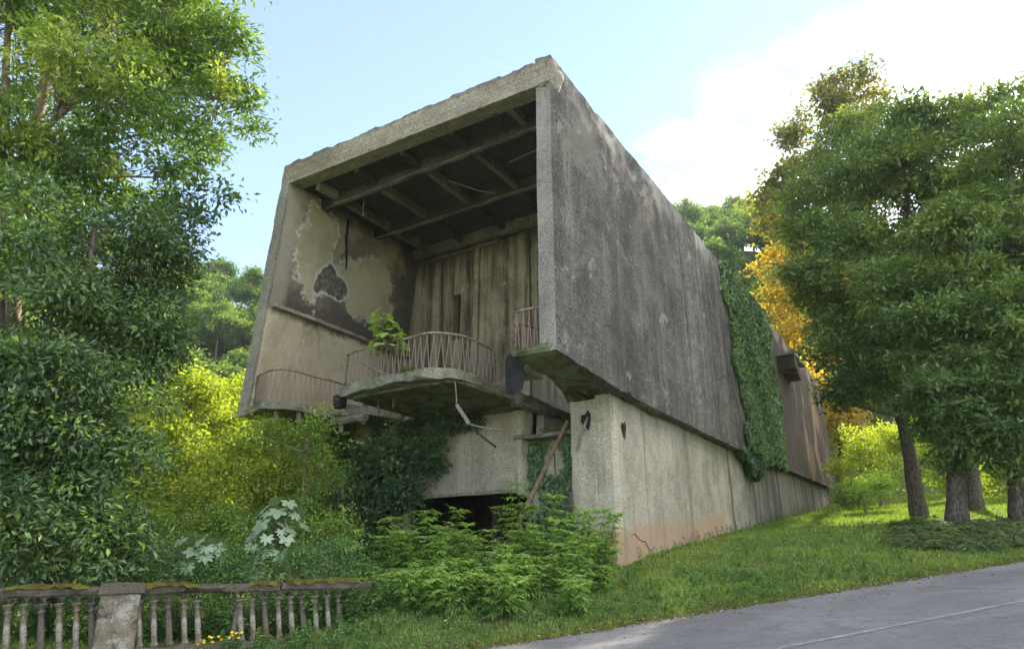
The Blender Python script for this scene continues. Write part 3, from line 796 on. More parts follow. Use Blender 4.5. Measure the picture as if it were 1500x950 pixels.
tubes('fallen_rail', [([(-6.75, 0.35, 7.4), (-6.3, 1.1, 7.1), (-5.4, 1.5, 6.95)], 0.03)], M_RAIL, hall, 6)
railing([(-10.84, 0.02), (-9.9, -0.28), (-9.58, -0.22), (-9.38, 0.0), (-9.28, 0.4), (-9.24, 1.4), (-9.22, 2.3)], 6.5, 0.98, 0.19, sag=0.02)
railing([(-1.18, 0.1), (-0.48, 0.1)], 6.74, 0.95, 0.16, zig=0.3)
railing([(-1.16, 0.25), (-0.9, 1.6), (-0.8, 2.8)], 6.68, 0.78, 0.16, zig=0.3)
# slab stumps and hanging debris under the left floor
for (X, Y, z0, z1, w) in ((-9.75, -0.05, 5.85, 6.3, 0.11), (-8.8, 1.72, 5.75, 6.3, 0.16), (-9.4, 0.5, 5.9, 6.3, 0.12), (-7.9, 1.75, 5.9, 6.3, 0.1)):
    hexa('hanging_stub', box8(X, X + w, Y, Y + 0.12, z0, z1), M_GREYWOOD, hall, res=0.15, amp=0.02, chip=0.03)
hexa('floor_edge_beam', box8(-9.1, -7.7, 1.62, 1.9, 5.98, 6.26), M_SLAB, hall, res=0.2, amp=0.04, chip=0.12)
hexa('dented_metal_box', box8(-7.24, -6.93, -0.05, 0.22, 5.98, 6.36), M_DARKMETAL, hall, res=0.15, amp=0.02, chip=0.04)
for (X, z) in ((-6.6, 5.6), (-6.1, 5.75), (-5.55, 5.9)):
    tubes('hanging_bar', [([(X, 0.6, 6.3), (X + 0.02, 0.62, z)], 0.03)], M_RUST, hall, 5)
hexa('broken_plank', [(-7.15, 0.35, 5.95), (-6.0, 0.75, 5.75), (-6.0, 0.85, 5.75), (-7.15, 0.45, 5.95), (-7.15, 0.35, 6.2), (-6.0, 0.75, 5.95), (-6.0, 0.85, 5.95), (-7.15, 0.45, 6.2)], M_GREYWOOD, hall, res=0.2, amp=0.02, chip=0.03)
# dark torn sheet dangling in the stair gap
sv = [(-1.75, 0.5, 6.62), (-1.55, 0.42, 6.78), (-1.28, 0.5, 6.62), (-1.2, 0.55, 6.2), (-1.24, 0.5, 5.83), (-1.5, 0.47, 5.72), (-1.74, 0.52, 5.78), (-1.77, 0.55, 6.2)]
bm = bmesh.new()
fr = [bm.verts.new(p) for p in sv]; bk = [bm.verts.new((p[0], p[1] + 0.02, p[2])) for p in sv]
bm.faces.new(fr); bm.faces.new(bk[::-1])
for i in range(8): bm.faces.new((fr[i], bk[i], bk[(i + 1) % 8], fr[(i + 1) % 8]))
bmesh.ops.recalc_face_normals(bm, faces=bm.faces)
me = bpy.data.meshes.new('dangling_sheet'); bm.to_mesh(me); bm.free()
link('dangling_sheet', me, M_DARKMETAL, hall)
tubes('sheet_cable', [([(-1.5, 0.5, 6.7), (-1.45, 0.7, 6.85), (-1.28, 0.6, 6.7)], 0.012), ([(-1.5, 0.49, 5.75), (-1.55, 0.5, 5.45)], 0.01)], M_DARKMETAL, hall, 5)
# bent strips hanging from the balcony edge
tubes('hanging_rod', [([(-3.12, 0.15, 6.45), (-3.05, 0.18, 6.1), (-2.98, 0.15, 5.75), (-2.96, 0.12, 5.55)], 0.018)], M_RUST, hall, 5)
hexa('hanging_strip', [(-3.0, 0.10, 5.56), (-2.9, 0.10, 5.60), (-2.9, 0.13, 5.60), (-3.0, 0.13, 5.56), (-2.62, 0.15, 5.02), (-2.55, 0.15, 5.10), (-2.55, 0.18, 5.10), (-2.62, 0.18, 5.02)], M_GREYWOOD, hall, res=0.15, amp=0.012, chip=0.01)
tubes('hanging_rod', [([(-2.6, 0.15, 5.06), (-2.2, 0.17, 4.93), (-1.62, 0.2, 4.8)], 0.022)], M_GREYWOOD, hall, 5)
tubes('hanging_rod', [([(-2.52, 0.15, 5.0), (-2.15, 0.17, 4.68), (-1.8, 0.2, 4.42)], 0.026)], M_DARKMETAL, hall, 5)

# leaning timber: own thing, rests on the stair ledge
p0 = HL(-3.45, 2.6, gz(-3.45, 2.6) + 0.02); p1 = HL(-1.62, 3.52, 5.62)
pole = tubes('timber_pole', [([p0 - Vector((0, 0, 0.1)), p0.lerp(p1, 0.5) + Vector((0.01, 0, -0.02)), p1], [0.075, 0.065, 0.055])], M_WOOD, None, 8)
tag(pole, 'long brown timber pole leaning against the hall beside the ivy-clad recess', 'pole')


# ------------------------------------------------------------------ foliage engine
def leaf_cloud(name, C, axis, nrm, L, W, var, mat, parent=None, fold=0.12, droop=0.15):
    axis = unit(axis); side = unit(np.cross(nrm, axis)); nn = np.cross(axis, side)
    L = np.broadcast_to(L, (len(C),))[:, None]; W = np.broadcast_to(W, (len(C),))[:, None]
    b = C - axis * L * 0.5
    tip = C + axis * L * 0.5 - nn * droop * L
    l = C - axis * L * 0.06 + side * W * 0.5 + nn * fold * W
    r = C - axis * L * 0.06 - side * W * 0.5 + nn * fold * W
    V = np.stack([b, r, tip, l], 1).reshape(-1, 3)
    Fq = np.arange(len(V)).reshape(-1, 4)
    return link(name, np_mesh(name, V, Fq, var=np.clip(var, 0, 1)), mat, parent)

def rand_unit(n): return unit(rng.normal(size=(n, 3)))

def crown_points(lobes, n_cl, shell=0.5, sub=9, layer=0.7):
    """cluster centres in a union of lobes (centre, radius or radii, tone), each lobe broken into smaller boughs"""
    big = lobes
    owner = []
    lobes = []
    for li, l in enumerate(big):
        r3 = np.broadcast_to(l[1], (3,))
        ds = rand_unit(sub)
        for q in ds:
            f = rng.uniform(0.45, 0.92)
            lobes.append((np.array(l[0]) + q * r3 * f, r3 * rng.uniform(0.27, 0.50) * np.array([1, 1, 0.68]), l[2] + rng.normal() * 0.07 + 0.06 * q[2])); owner.append(li)  # upper boughs toned lighter: lit tops put into the leaf colour
    owner = np.array(owner)
    w = np.array([np.mean(l[1]) ** 2 for l in lobes]); w /= w.sum()
    k = rng.choice(len(lobes), n_cl, p=w)
    c = np.array([tuple(l[0]) for l in lobes])[k]
    rad = np.array([np.broadcast_to(l[1], (3,)) for l in lobes], float)[k]
    tone = np.array([l[2] for l in lobes])[k]
    d = rand_unit(n_cl)
    d[:, 2] = np.where(rng.random(n_cl) < layer, np.abs(d[:, 2]), d[:, 2])
    q = shell + (1 - shell) * rng.random((n_cl, 1)) ** 0.6
    lump = 1 + 0.22 * np.sin(d[:, :1] * 5 + k[:, None]) * np.sin(d[:, 1:2] * 6 + 2 * k[:, None]) + 0.10 * rng.normal(size=(n_cl, 1))
    return c + d * rad * q * lump, d, tone, owner[k]

def foliage(name, lobes, n_cl, per, cr, L, W, mat, parent, shell=0.5, hang=0.3, up=0.7, spread=0.16, flat=0.65):
    P, d, tone, k = crown_points(lobes, n_cl, shell)
    n = n_cl * per
    cp = np.repeat(P, per, 0); cd = np.repeat(d, per, 0)
    off = rng.normal(size=(n, 3)) * cr * np.array([1, 1, flat])
    C = cp + off
    ax = unit(off) * 0.7 + cd * 0.5 + rng.normal(size=(n, 3)) * 0.5 + np.array([0, 0, -hang])
    nr = rng.normal(size=(n, 3)) * 0.6 + np.array([0, 0, up]) + cd * 0.35
    var = np.repeat(tone + rng.normal(size=n_cl) * spread, per) + rng.normal(size=n) * spread * 0.6
    Ls = L * rng.uniform(0.65, 1.3, n)
    return leaf_cloud(name, C, ax, nr, Ls, Ls * W / L, var, mat, parent), P, k

def wiggle(a, b, n, amp, seed=0):
    a, b = Vector(a), Vector(b); L = (b - a).length
    out = []
    for i in range(n + 1):
        f = i / n; p = a.lerp(b, f)
        p += mnoise.noise_vector(p * 0.7 + Vector((seed, 0, 0))) * amp * L * math.sin(math.pi * min(1, f * 1.0))
        out.append(p)
    return out

def px_lobe(px, py, Y, rpx, tone=0.5, sq=1.0):
    c = at_y(px, py, Y); dist = (c - Vector((0, 0, EYE))).length * 0.97
    r = rpx / 1000.0 * dist
    return (tuple(c), (r, r, r * sq), tone)

def tree(name, label, base, trunk_pts, r0, lobes, leaf, n_cl, per, cr, L, W, bark, group=None, cat='tree',
         shell=0.5, limbs=True, twig=0.25, hang=0.3, up=0.7, spread=0.16, extra_trunks=()):
    """world-space trunk points; object origin at the foot"""
    b = Vector(base)
    t = empty(name, b, 0, label, cat, group)
    tp = [Vector(p) - b for p in trunk_pts]
    lob = [((l[0][0] - b.x, l[0][1] - b.y, l[0][2] - b.z), l[1], l[2]) for l in lobes]
    n = len(tp)
    rads = [r0 * (1.35 if i == 0 else 1.0 - 0.65 * i / (n - 1)) for i in range(n)]
    sm = resample([tuple(p) for p in tp], 0.45)
    rr = np.interp(np.linspace(0, 1, len(sm)), np.linspace(0, 1, n), rads)
    rr = rr * (1 + 0.07 * np.sin(np.arange(len(sm)) * 2.1))
    sm = sm + np.array([tuple(mnoise.noise_vector(Vector(p) * 0.6) * r0 * 0.5) for p in sm]) * np.minimum(1, np.linspace(0, 6, len(sm)))[:, None]
    paths = [(sm, rr)]
    for et in extra_trunks:
        e = resample([tuple(Vector(p) - b) for p in et[0]], 0.5)
        paths.append((e, np.linspace(et[1], et[1] * 0.35, len(e))))
    cr_o, P, k = foliage('crown', lob, n_cl, per, cr, L, W, leaf, t, shell, hang, up, spread)
    if limbs:
        for li, l in enumerate(lob):
            c = Vector(l[0])
            cand = [(Vector(p), r_) for pth in paths[:1 + len(extra_trunks)] for p, r_ in zip(pth[0][2:], pth[1][2:])]
            best = min(cand, key=lambda q: (q[0] - c).length + max(0, q[0].z - c.z + 0.4) * 1.5)
            rb = max(0.03, best[1] * 0.45)
            pts = wiggle(best[0], c, 7, 0.10, li)
            paths.append(([tuple(p) for p in pts], np.linspace(rb, max(0.015, rb * 0.3), 8)))
            mine = P[k == li]
            for q in mine[::max(1, int(1 / twig))]:
                st = pts[random.choice((4, 5, 6, 7))]
                paths.append(([tuple(p) for p in wiggle(st, q, 4, 0.08, li + 3)], np.linspace(max(0.012, rb * 0.22), 0.006, 5)))
    tubes('trunk', paths, bark, t, 6)
    return t

M_BARK = simple_mat('grey_brown_bark', (0.15, 0.12, 0.095), 0.95, 0.55, 5, 1.0, stretch=(5, 5, 1))
M_BARKD = simple_mat('dark_bark', (0.20, 0.165, 0.13), 0.95, 0.5, 4, 1.0, stretch=(5, 5, 1.2), col2=(0.055, 0.045, 0.035))
M_BARKP = simple_mat('pinkish_bark', (0.27, 0.19, 0.13), 0.9, 0.4, 5, 0.6, stretch=(4, 4, 1))
L_EVER = leaf_mat('evergreen_leaf', [(0, (0.063, 0.109, 0.031)), (0.4, (0.122, 0.208, 0.048)), (0.75, (0.245, 0.338, 0.062)), (1, (0.510, 0.510, 0.105))], 0.30, gloss=0.035, rough=0.45)
L_DARK = leaf_mat('glossy_dark_leaf', [(0, (0.053, 0.096, 0.032)), (0.5, (0.119, 0.192, 0.055)), (0.85, (0.222, 0.324, 0.063)), (1, (0.474, 0.576, 0.071))], 0.22, gloss=0.06, rough=0.4)
L_RIGHT = leaf_mat('laurel_leaf', [(0, (0.063, 0.107, 0.033)), (0.45, (0.134, 0.211, 0.056)), (0.8, (0.267, 0.332, 0.073)), (1, (0.465, 0.470, 0.106))], 0.28, gloss=0.035, rough=0.45)
L_PLANE = leaf_mat('plane_tree_leaf', [(0, (0.11, 0.14, 0.03)), (0.4, (0.24, 0.24, 0.055)), (0.7, (0.44, 0.33, 0.06)), (1, (0.6, 0.42, 0.06))], 0.5, (1.2, 1.15, 0.45))
L_YEL = leaf_mat('sunlit_lime_leaf', [(0, (0.13, 0.19, 0.03)), (0.5, (0.29, 0.36, 0.05)), (1, (0.52, 0.52, 0.08))], 0.45, (1.05, 1.2, 0.35))
L_MID = leaf_mat('hazel_leaf', [(0, (0.084, 0.142, 0.028)), (0.5, (0.177, 0.274, 0.049)), (1, (0.416, 0.510, 0.071))], 0.38)
L_HILL = leaf_mat('hill_leaf', [(0, (0.078, 0.138, 0.034)), (0.5, (0.167, 0.254, 0.050)), (1, (0.380, 0.447, 0.078))], 0.34)
L_IVY = leaf_mat('ivy_leaf', [(0, (0.045, 0.086, 0.031)), (0.5, (0.101, 0.174, 0.051)), (1, (0.242, 0.333, 0.099))], 0.18, gloss=0.05, rough=0.4)
L_ELD = leaf_mat('elder_leaf', [(0, (0.090, 0.161, 0.031)), (0.5, (0.189, 0.307, 0.055)), (0.85, (0.302, 0.437, 0.079)), (1, (0.533, 0.501, 0.093))], 0.36)
L_HERB = leaf_mat('herb_leaf', [(0, (0.067, 0.135, 0.038)), (0.5, (0.135, 0.247, 0.067)), (1, (0.269, 0.404, 0.113))], 0.34)
L_BIG = leaf_mat('pale_felted_leaf', [(0, (0.173, 0.259, 0.116)), (1, (0.302, 0.382, 0.220))], 0.25, (1.0, 1.1, 0.7), gloss=0.10)
L_SAP = leaf_mat('sapling_leaf', [(0, (0.22, 0.34, 0.08)), (0.6, (0.36, 0.48, 0.13)), (1, (0.58, 0.56, 0.09))], 0.42)
L_GRASS = leaf_mat('grass_blade', [(0, (0.117, 0.171, 0.030)), (0.5, (0.208, 0.297, 0.046)), (0.85, (0.333, 0.402, 0.067)), (1, (0.516, 0.416, 0.134))], 0.38, gloss=0.03)

# ---- left tall tree
gb = (-10.8, 15.4, Hf(-10.8, 15.4) - 0.1)
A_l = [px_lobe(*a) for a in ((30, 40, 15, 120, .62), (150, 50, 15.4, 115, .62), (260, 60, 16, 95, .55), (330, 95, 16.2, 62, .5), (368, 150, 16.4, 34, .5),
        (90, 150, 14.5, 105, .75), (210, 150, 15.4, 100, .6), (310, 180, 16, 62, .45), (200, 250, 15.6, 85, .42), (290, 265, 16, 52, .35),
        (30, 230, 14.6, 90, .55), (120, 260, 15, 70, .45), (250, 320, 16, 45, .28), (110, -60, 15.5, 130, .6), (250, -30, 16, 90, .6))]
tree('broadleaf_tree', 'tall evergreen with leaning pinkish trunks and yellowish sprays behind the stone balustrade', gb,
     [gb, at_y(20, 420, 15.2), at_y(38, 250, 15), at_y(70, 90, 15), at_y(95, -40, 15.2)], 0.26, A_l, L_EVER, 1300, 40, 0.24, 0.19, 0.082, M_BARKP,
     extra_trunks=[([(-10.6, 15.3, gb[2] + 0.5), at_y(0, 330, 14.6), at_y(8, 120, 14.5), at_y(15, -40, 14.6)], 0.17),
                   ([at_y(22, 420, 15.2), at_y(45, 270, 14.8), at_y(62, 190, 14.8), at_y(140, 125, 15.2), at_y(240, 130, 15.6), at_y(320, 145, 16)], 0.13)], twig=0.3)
# ---- left dense dark evergreen, leaves down to the balustrade
gb = (-8.8, 13.9, Hf(-8.8, 13.9) - 0.1)
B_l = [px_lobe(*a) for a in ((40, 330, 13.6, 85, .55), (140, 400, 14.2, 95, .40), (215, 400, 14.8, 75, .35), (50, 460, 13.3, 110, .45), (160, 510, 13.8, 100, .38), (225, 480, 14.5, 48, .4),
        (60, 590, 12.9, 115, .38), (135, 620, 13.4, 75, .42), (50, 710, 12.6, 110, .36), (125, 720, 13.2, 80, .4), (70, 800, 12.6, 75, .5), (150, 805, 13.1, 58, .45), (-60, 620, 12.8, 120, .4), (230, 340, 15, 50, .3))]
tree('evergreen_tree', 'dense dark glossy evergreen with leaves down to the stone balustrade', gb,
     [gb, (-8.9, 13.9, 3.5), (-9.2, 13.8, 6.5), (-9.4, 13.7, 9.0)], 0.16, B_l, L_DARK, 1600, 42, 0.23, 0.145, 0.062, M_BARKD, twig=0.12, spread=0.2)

# ---- right trees
def right_tree(name, label, base, tops, r0, specs, n_cl, **kw):
    g = (base[0], base[1], Hf(*base) - 0.15)
    lob = [px_lobe(*a) for a in specs]
    return tree(name, label, g, [g] + tops, r0, lob, L_RIGHT, int(n_cl * 1.15), 40, 0.27, 0.23, 0.092, M_BARKD, group=None, hang=0.15, up=0.9, spread=0.15, twig=0.12, **kw)
right_tree('evergreen_tree', 'large evergreen tree with a bare curving trunk on the lawn beside the hall', (15.55, 27.0),
           [at_y(1335, 680, 27), at_y(1318, 600, 27), at_y(1312, 480, 27), at_y(1325, 330, 27), at_y(1335, 230, 27)], 0.25,
           ((1300, 215, 27.5, 72, .55), (1370, 215, 26.5, 80, .6), (1245, 275, 27, 80, .5), (1330, 310, 26, 95, .55), (1205, 350, 27, 62, .5), (1275, 390, 25.6, 90, .6),
            (1190, 420, 27, 48, .45), (1235, 460, 26, 72, .45), (1330, 450, 25, 85, .45), (1235, 545, 26, 52, .25), (1300, 560, 25.6, 66, .25), (1225, 590, 26.5, 28, .2)), 1500)
right_tree('evergreen_tree', 'evergreen tree with a thick straight trunk rising from ferns by the road', (14.07, 22.5),
           [at_y(1402, 690, 22.5), at_y(1404, 600, 22.6), at_y(1415, 450, 22.8), at_y(1430, 320, 23)], 0.26,
           ((1425, 380, 23, 85, .6), (1375, 500, 22.3, 75, .42), (1435, 520, 21.6, 85, .45), (1380, 590, 22, 62, .3), (1440, 620, 21.4, 62, .35), (1400, 650, 21.8, 42, .3), (1465, 440, 22, 70, .5)), 950)
right_tree('evergreen_tree', 'evergreen tree with a dark forked trunk nearest the uphill stretch of road', (15.75, 22.0),
           [at_y(1490, 690, 22), at_y(1492, 600, 22), at_y(1490, 420, 22.4), at_y(1478, 250, 23)], 0.24,
           ((1475, 190, 24, 62, .6), (1440, 260, 24, 78, .6), (1510, 270, 23, 95, .6), (1490, 370, 22, 90, .55), (1545, 440, 21.5, 100, .5), (1500, 520, 21, 80, .45), (1520, 620, 20.8, 75, .35), (1470, 660, 21, 40, .35), (1600, 330, 23, 110, .5)), 1050)
g3 = (18.0, 27.4)
right_tree('evergreen_tree', 'evergreen tree with a slanting reddish trunk behind the thick straight one', g3,
           [at_y(1424, 700, 27.8), at_y(1412, 640, 28.2), at_y(1420, 450, 29)], 0.25,
           ((1440, 420, 29.5, 80, .5), (1400, 350, 29.5, 80, .5), (1470, 330, 29.5, 80, .5), (1430, 540, 29, 60, .35)), 420)

# ---- plane tree turning gold
gp = (26.3, 55.0); gpz = Hf(*gp)
P_l = [px_lobe(*a) for a in ((1135, 265, 54, 30, .22), (1120, 300, 54, 26, .25), (1150, 205, 54, 22, .25), (1240, 125, 54, 36, .30), (1265, 165, 54, 36, .33), (1205, 165, 54, 36, .28), (1225, 215, 54, 50, .30), (1180, 225, 54, 34, .25), (1165, 275, 54, 40, .28),
        (1215, 290, 54, 55, .36), (1140, 330, 53.5, 30, .25), (1180, 350, 54, 44, .45), (1125, 385, 53.5, 24, .7), (1155, 420, 53.5, 42, .75), (1195, 430, 54, 45, .65),
        (1150, 480, 53.5, 26, .85), (1185, 510, 53.5, 40, .85), (1215, 570, 53.5, 44, .85), (1240, 630, 53, 36, .8))]
tree('plane_tree', 'tall plane tree with brownish top and golden lower leaves behind the hall', (gp[0], gp[1], gpz - 0.2),
     [(gp[0], gp[1], gpz - 0.2), at_y(1235, 600, 55), at_y(1222, 420, 55), at_y(1225, 250, 55), at_y(1238, 130, 55)], 0.40, P_l, L_PLANE, 760, 30, 0.55, 0.36, 0.26, M_BARK, twig=0.3, spread=0.14, shell=0.35)

# ---- shrubs: (name, label, lobes, material, clusters, leaf length)
def bush(name, label, specs, mat, n_cl, per, cr, L, W, group=None, twig=0.2, **kw):
    lob = [px_lobe(*a) for a in specs]
    cx = np.mean([l[0][0] for l in lob]); cy = np.mean([l[0][1] for l in lob]); cz = Hf(cx, cy) - 0.1
    top = max(l[0][2] for l in lob)
    stems = [(cx, cy, cz), (cx + 0.1, cy, cz + (top - cz) * 0.4), (cx - 0.1, cy + 0.1, cz + (top - cz) * 0.85)]
    return tree(name, label, (cx, cy, cz), stems, 0.07, lob, mat, n_cl, per, cr, L, W, M_BARKP, group, 'shrub', twig=twig, **kw)
bush('shrub', 'bright lime-green sunlit shrub left of the hall under its lowest balcony corner',
     ((275, 590, 22, 52, .7), (235, 640, 21, 58, .7), (310, 620, 22.5, 52, .7), (345, 585, 24, 36, .65), (185, 690, 20, 58, .6), (260, 700, 20.5, 62, .6), (325, 685, 21, 55, .6), (230, 750, 19.5, 45, .45), (300, 750, 19.5, 45, .45)), L_YEL, 620, 28, 0.26, 0.15, 0.085, spread=0.26)
bush('shrub', 'yellow-green loose shrub growing below the left balcony floor',
     ((380, 650, 21.5, 46, .65), (420, 690, 21, 50, .65), (455, 670, 22, 40, .6), (440, 735, 20.5, 48, .5), (375, 720, 20.5, 45, .55)), L_YEL, 300, 28, 0.24, 0.13, 0.07, spread=0.26)
bush('shrub', 'dark green thin-leaved shrub reaching up to the left balcony railing',
     ((395, 640, 19, 26, .5), (450, 640, 19.2, 30, .55), (478, 690, 18.6, 36, .45), (455, 735, 18, 38, .4), (470, 620, 18.6, 22, .6)), L_MID, 190, 28, 0.2, 0.10, 0.045)
bush('shrub', 'mid-green tangled shrub behind the pale large-leaved plants',
     ((330, 780, 17.4, 36, .5), (270, 790, 17, 36, .45), (215, 785, 16.6, 36, .45), (370, 790, 17, 34, .5), (300, 815, 16, 36, .45), (430, 795, 16.6, 38, .5), (490, 785, 17, 34, .5)), L_MID, 460, 30, 0.2, 0.09, 0.042)
bush('shrub', 'low leafy shrub close behind the middle of the balustrade',
     ((240, 830, 14.4, 30, .5), (290, 840, 14.4, 28, .45), (340, 835, 14.6, 28, .45), (390, 830, 14.8, 30, .5), (440, 835, 15, 28, .5), (490, 825, 15.2, 30, .55), (200, 850, 14, 28, .5)), L_HERB, 420, 26, 0.15, 0.08, 0.032)
bush('shrub', 'glowing yellow-green shrub at the far corner of the hall',
     ((1245, 690, 42, 26, .7), (1275, 665, 40, 28, .75), (1300, 690, 38, 28, .7), (1260, 640, 42, 26, .75), (1310, 640, 40, 26, .7)), L_YEL, 260, 26, 0.3, 0.18, 0.10)
bush('shrub', 'bright shrub seen between the trunks on the lawn',
     ((1370, 680, 38, 26, .6), (1360, 640, 39, 30, .5), (1400, 700, 37, 24, .6)), L_YEL, 180, 26, 0.3, 0.18, 0.10)
bush('shrub', 'sunlit shrub behind the forked trunk by the road',
     ((1470, 700, 33, 34, .6), (1450, 730, 32, 26, .6), (1500, 680, 33, 34, .5)), L_YEL, 200, 26, 0.28, 0.17, 0.10)
bush('shrub', 'dark brushy thicket at the foot of the hall corner',
     ((1235, 720, 33, 20, .2), (1260, 722, 32, 22, .25), (1290, 715, 33, 20, .3)), L_MID, 140, 24, 0.2, 0.12, 0.05)

# ---- hillside trees: three kinds, copied
def hill_proto(seed, tall, leaf, nm):
    lob = []
    for i in range(11):
        a = i * 2.4; rr = 2.3 * math.sqrt((i + 0.5) / 11) * (1.25 if tall < 9 else 0.95)
        z = tall * (0.45 + 0.42 * (1 - (rr / 3.0) ** 2) * (0.6 + 0.4 * math.sin(i * 1.9 + seed)))
        lob.append(((rr * math.cos(a), rr * math.sin(a), z), (1.45, 1.45, 1.25), 0.45 + 0.15 * math.sin(i * 2.7 + seed)))
    return tree(nm, '', (0, 0, 0), [(0, 0, -0.5), (0.1, 0, tall * 0.3), (0, 0.1, tall * 0.75)], 0.2, lob, leaf, 330, 28, 0.42, 0.36, 0.24, M_BARK, shell=0.45, twig=0.12)
KINDS = [hill_proto(0, 8.5, L_HILL, 'hillside_tree'), hill_proto(2, 11, L_HILL, 'hillside_tree'), hill_proto(4, 8.0, L_MID, 'hillside_tree')]
def copy_tree(o, parent=None):
    c = o.copy(); COL.objects.link(c); c.parent = parent
    for ch in o.children: copy_tree(ch, c)
    return c
used = set()
def plant_hill(k, x, y, s, label, group, zoff=0.0):
    o = KINDS[k] if k not in used else copy_tree(KINDS[k])
    used.add(k)
    o.location = (x, y, Hf(x, y) - 0.3 + zoff); o.scale = (s, s, s * random.uniform(0.9, 1.2)); o.rotation_euler = (0, 0, random.uniform(0, 6.28))
    o['label'] = label; o['group'] = group; o['category'] = 'tree'
nl = 0
for i in range(900):
    az = R(random.uniform(-40, -17)); rr = random.uniform(40, 150)
    x, y = rr * math.sin(az), rr * math.cos(az)
    if any((x - p[0]) ** 2 + (y - p[1]) ** 2 < (3.6 + 0.012 * rr) ** 2 for p in plant_hill.__dict__.setdefault('pts', [])): continue
    plant_hill.pts.append((x, y))
    plant_hill(random.choice((0, 1, 2)), x, y, random.uniform(0.9, 1.25), 'green broadleaf tree on the wooded hillside left of the hall', 'trees on the left hillside')
    nl += 1
    if nl >= 120: break
nl = 0
for i in range(900):
    az = R(random.uniform(12, 38)); rr = random.uniform(75, 165)
    x, y = rr * math.sin(az), rr * math.cos(az)
    if any((x - p[0]) ** 2 + (y - p[1]) ** 2 < (4.2 + 0.012 * rr) ** 2 for p in plant_hill.pts): continue
    plant_hill.pts.append((x, y))
    plant_hill(random.choice((0, 1, 1)), x, y, random.uniform(1.0, 1.4), 'hazy green tree on the ridge beyond the hall roof', 'trees on the far ridge')
    nl += 1
    if nl >= 110: break

# ---- ivy on the long wall
iv = empty('ivy', HL(0.05, 20.5, gz(0, 20.5)), -AZ, 'broad curtain of green ivy hanging down the long side wall from roof to base', 'ivy')
def ivy_local(X, Y, Z): return np.stack([X - 0.05, Y - 20.5, Z - iv.location.z], -1)
n = 26000
Z = rng.uniform(5.6, 15.15, n)
left = 15.6 + (15.1 - Z) * 0.17 + 0.35 * np.sin(Z * 1.7) + 0.2 * np.sin(Z * 4.1)
right = 24.6 + 0.3 * np.sin(Z * 1.3 + 1) + 0.25 * np.sin(Z * 3.3)
u = rng.random(n); Y = left + (right - left) * u + rng.normal(size=n) * 0.12
thin = 0.5 + 0.5 * np.sin(Y * 1.9 + 1.3 * np.sin(Z * 0.7)) * np.sin(Z * 1.1 + Y)
keep = (Z > 6.45 + 0.25 * np.abs(np.sin(Y * 2.1))) & (rng.random(n) < 0.75 + 0.25 * thin)
Y, Z = Y[keep], Z[keep]; n = len(Y)
X = 0.04 + np.abs(rng.normal(size=n)) * 0.03 + 0.025 * (1 + np.sin(Y * 2.3 + np.sin(Z * 1.1)) * np.sin(Z * 1.9)) 
ax = np.stack([0.12 + rng.normal(size=n) * 0.2, rng.normal(size=n) * 0.55, -1 + rng.normal(size=n) * 0.4], -1)
nr = np.stack([1 + rng.normal(size=n) * 0.2, rng.normal(size=n) * 0.45, 0.55 + rng.normal(size=n) * 0.35], -1)
Ls = rng.uniform(0.12, 0.30, n)
leaf_cloud('leaves', ivy_local(X, Y, Z), ax, nr, Ls, Ls * 0.95, 0.62 + 0.16 * np.sin(Y * 1.3 + Z) + rng.normal(size=n) * 0.16, L_IVY, iv)
st = []
for k in range(16):
    y0 = 16 + 8.2 * k / 15; pts = [(0.03, y0 + 0.3 * math.sin(z * 0.8 + k) + (0.17 * (15 - z) if k < 2 else 0) - 20.5, z - iv.location.z) for z in np.linspace(6.6, 15, 12)]
    st.append((pts, 0.022))
tubes('stems', st, M_BARK, iv, 5)
# ---- dark ivy beard under the wall's lower edge
ib = empty('ivy', HL(-0.2, 20, gz(-0.2, 20)), -AZ, 'dark ivy beard hanging below the lower edge of the long wall', 'ivy')
n = 5200
Y = rng.uniform(16.0, 21.5, n); depth = 1.2 * np.exp(-((Y - 18.2) / 1.7) ** 2) * (0.6 + 0.4 * np.abs(np.sin(Y * 2.6)))
Z = 6.65 - rng.random(n) ** 0.8 * depth - 0.1; X = -0.28 + rng.random(n) * 0.35
C = np.stack([X + 0.2, Y - 20, Z - ib.location.z], -1)
ax = np.stack([rng.normal(size=n) * 0.3, rng.normal(size=n) * 0.4, -np.ones(n)], -1)
nr = np.stack([1 + rng.normal(size=n) * 0.3, rng.normal(size=n) * 0.5, 0.4 + rng.normal(size=n) * 0.3], -1)
leaf_cloud('leaves', C, ax, nr, rng.uniform(0.12, 0.22, n), rng.uniform(0.11, 0.2, n), 0.3 + rng.normal(size=n) * 0.15, L_IVY, ib)
# ---- ivy-smothered mass below the balcony
im = empty('ivy', HL(-8, 3.0, gz(-8, 3.0)), -AZ, 'dark ivy mass smothering the lower storey under the curved balcony', 'ivy')
lob = [((x + 8, y - 3.0, z - im.location.z), r_, tn) for x, y, z, r_, tn in (
    (-6.6, 3.3, 5.5, 0.75, .3), (-7.5, 3.0, 5.0, 1.0, .35), (-8.5, 2.8, 4.7, 1.15, .4), (-9.5, 2.7, 4.8, 1.15, .45), (-10.3, 2.6, 5.2, 0.9, .5), (-7.4, 2.9, 4.0, 0.85, .3), (-8.6, 2.5, 3.3, 1.15, .4),
    (-9.8, 2.4, 3.4, 1.15, .45), (-8.5, 2.4, 2.1, 0.95, .4), (-9.6, 2.2, 1.9, 1.1, .45), (-5.6, 3.5, 5.9, 0.5, .2), (-6.5, 3.4, 4.8, 0.5, .25), (-10.6, 2.3, 4.0, 0.9, .5), (-4.9, 3.6, 6.0, 0.32, .2))]
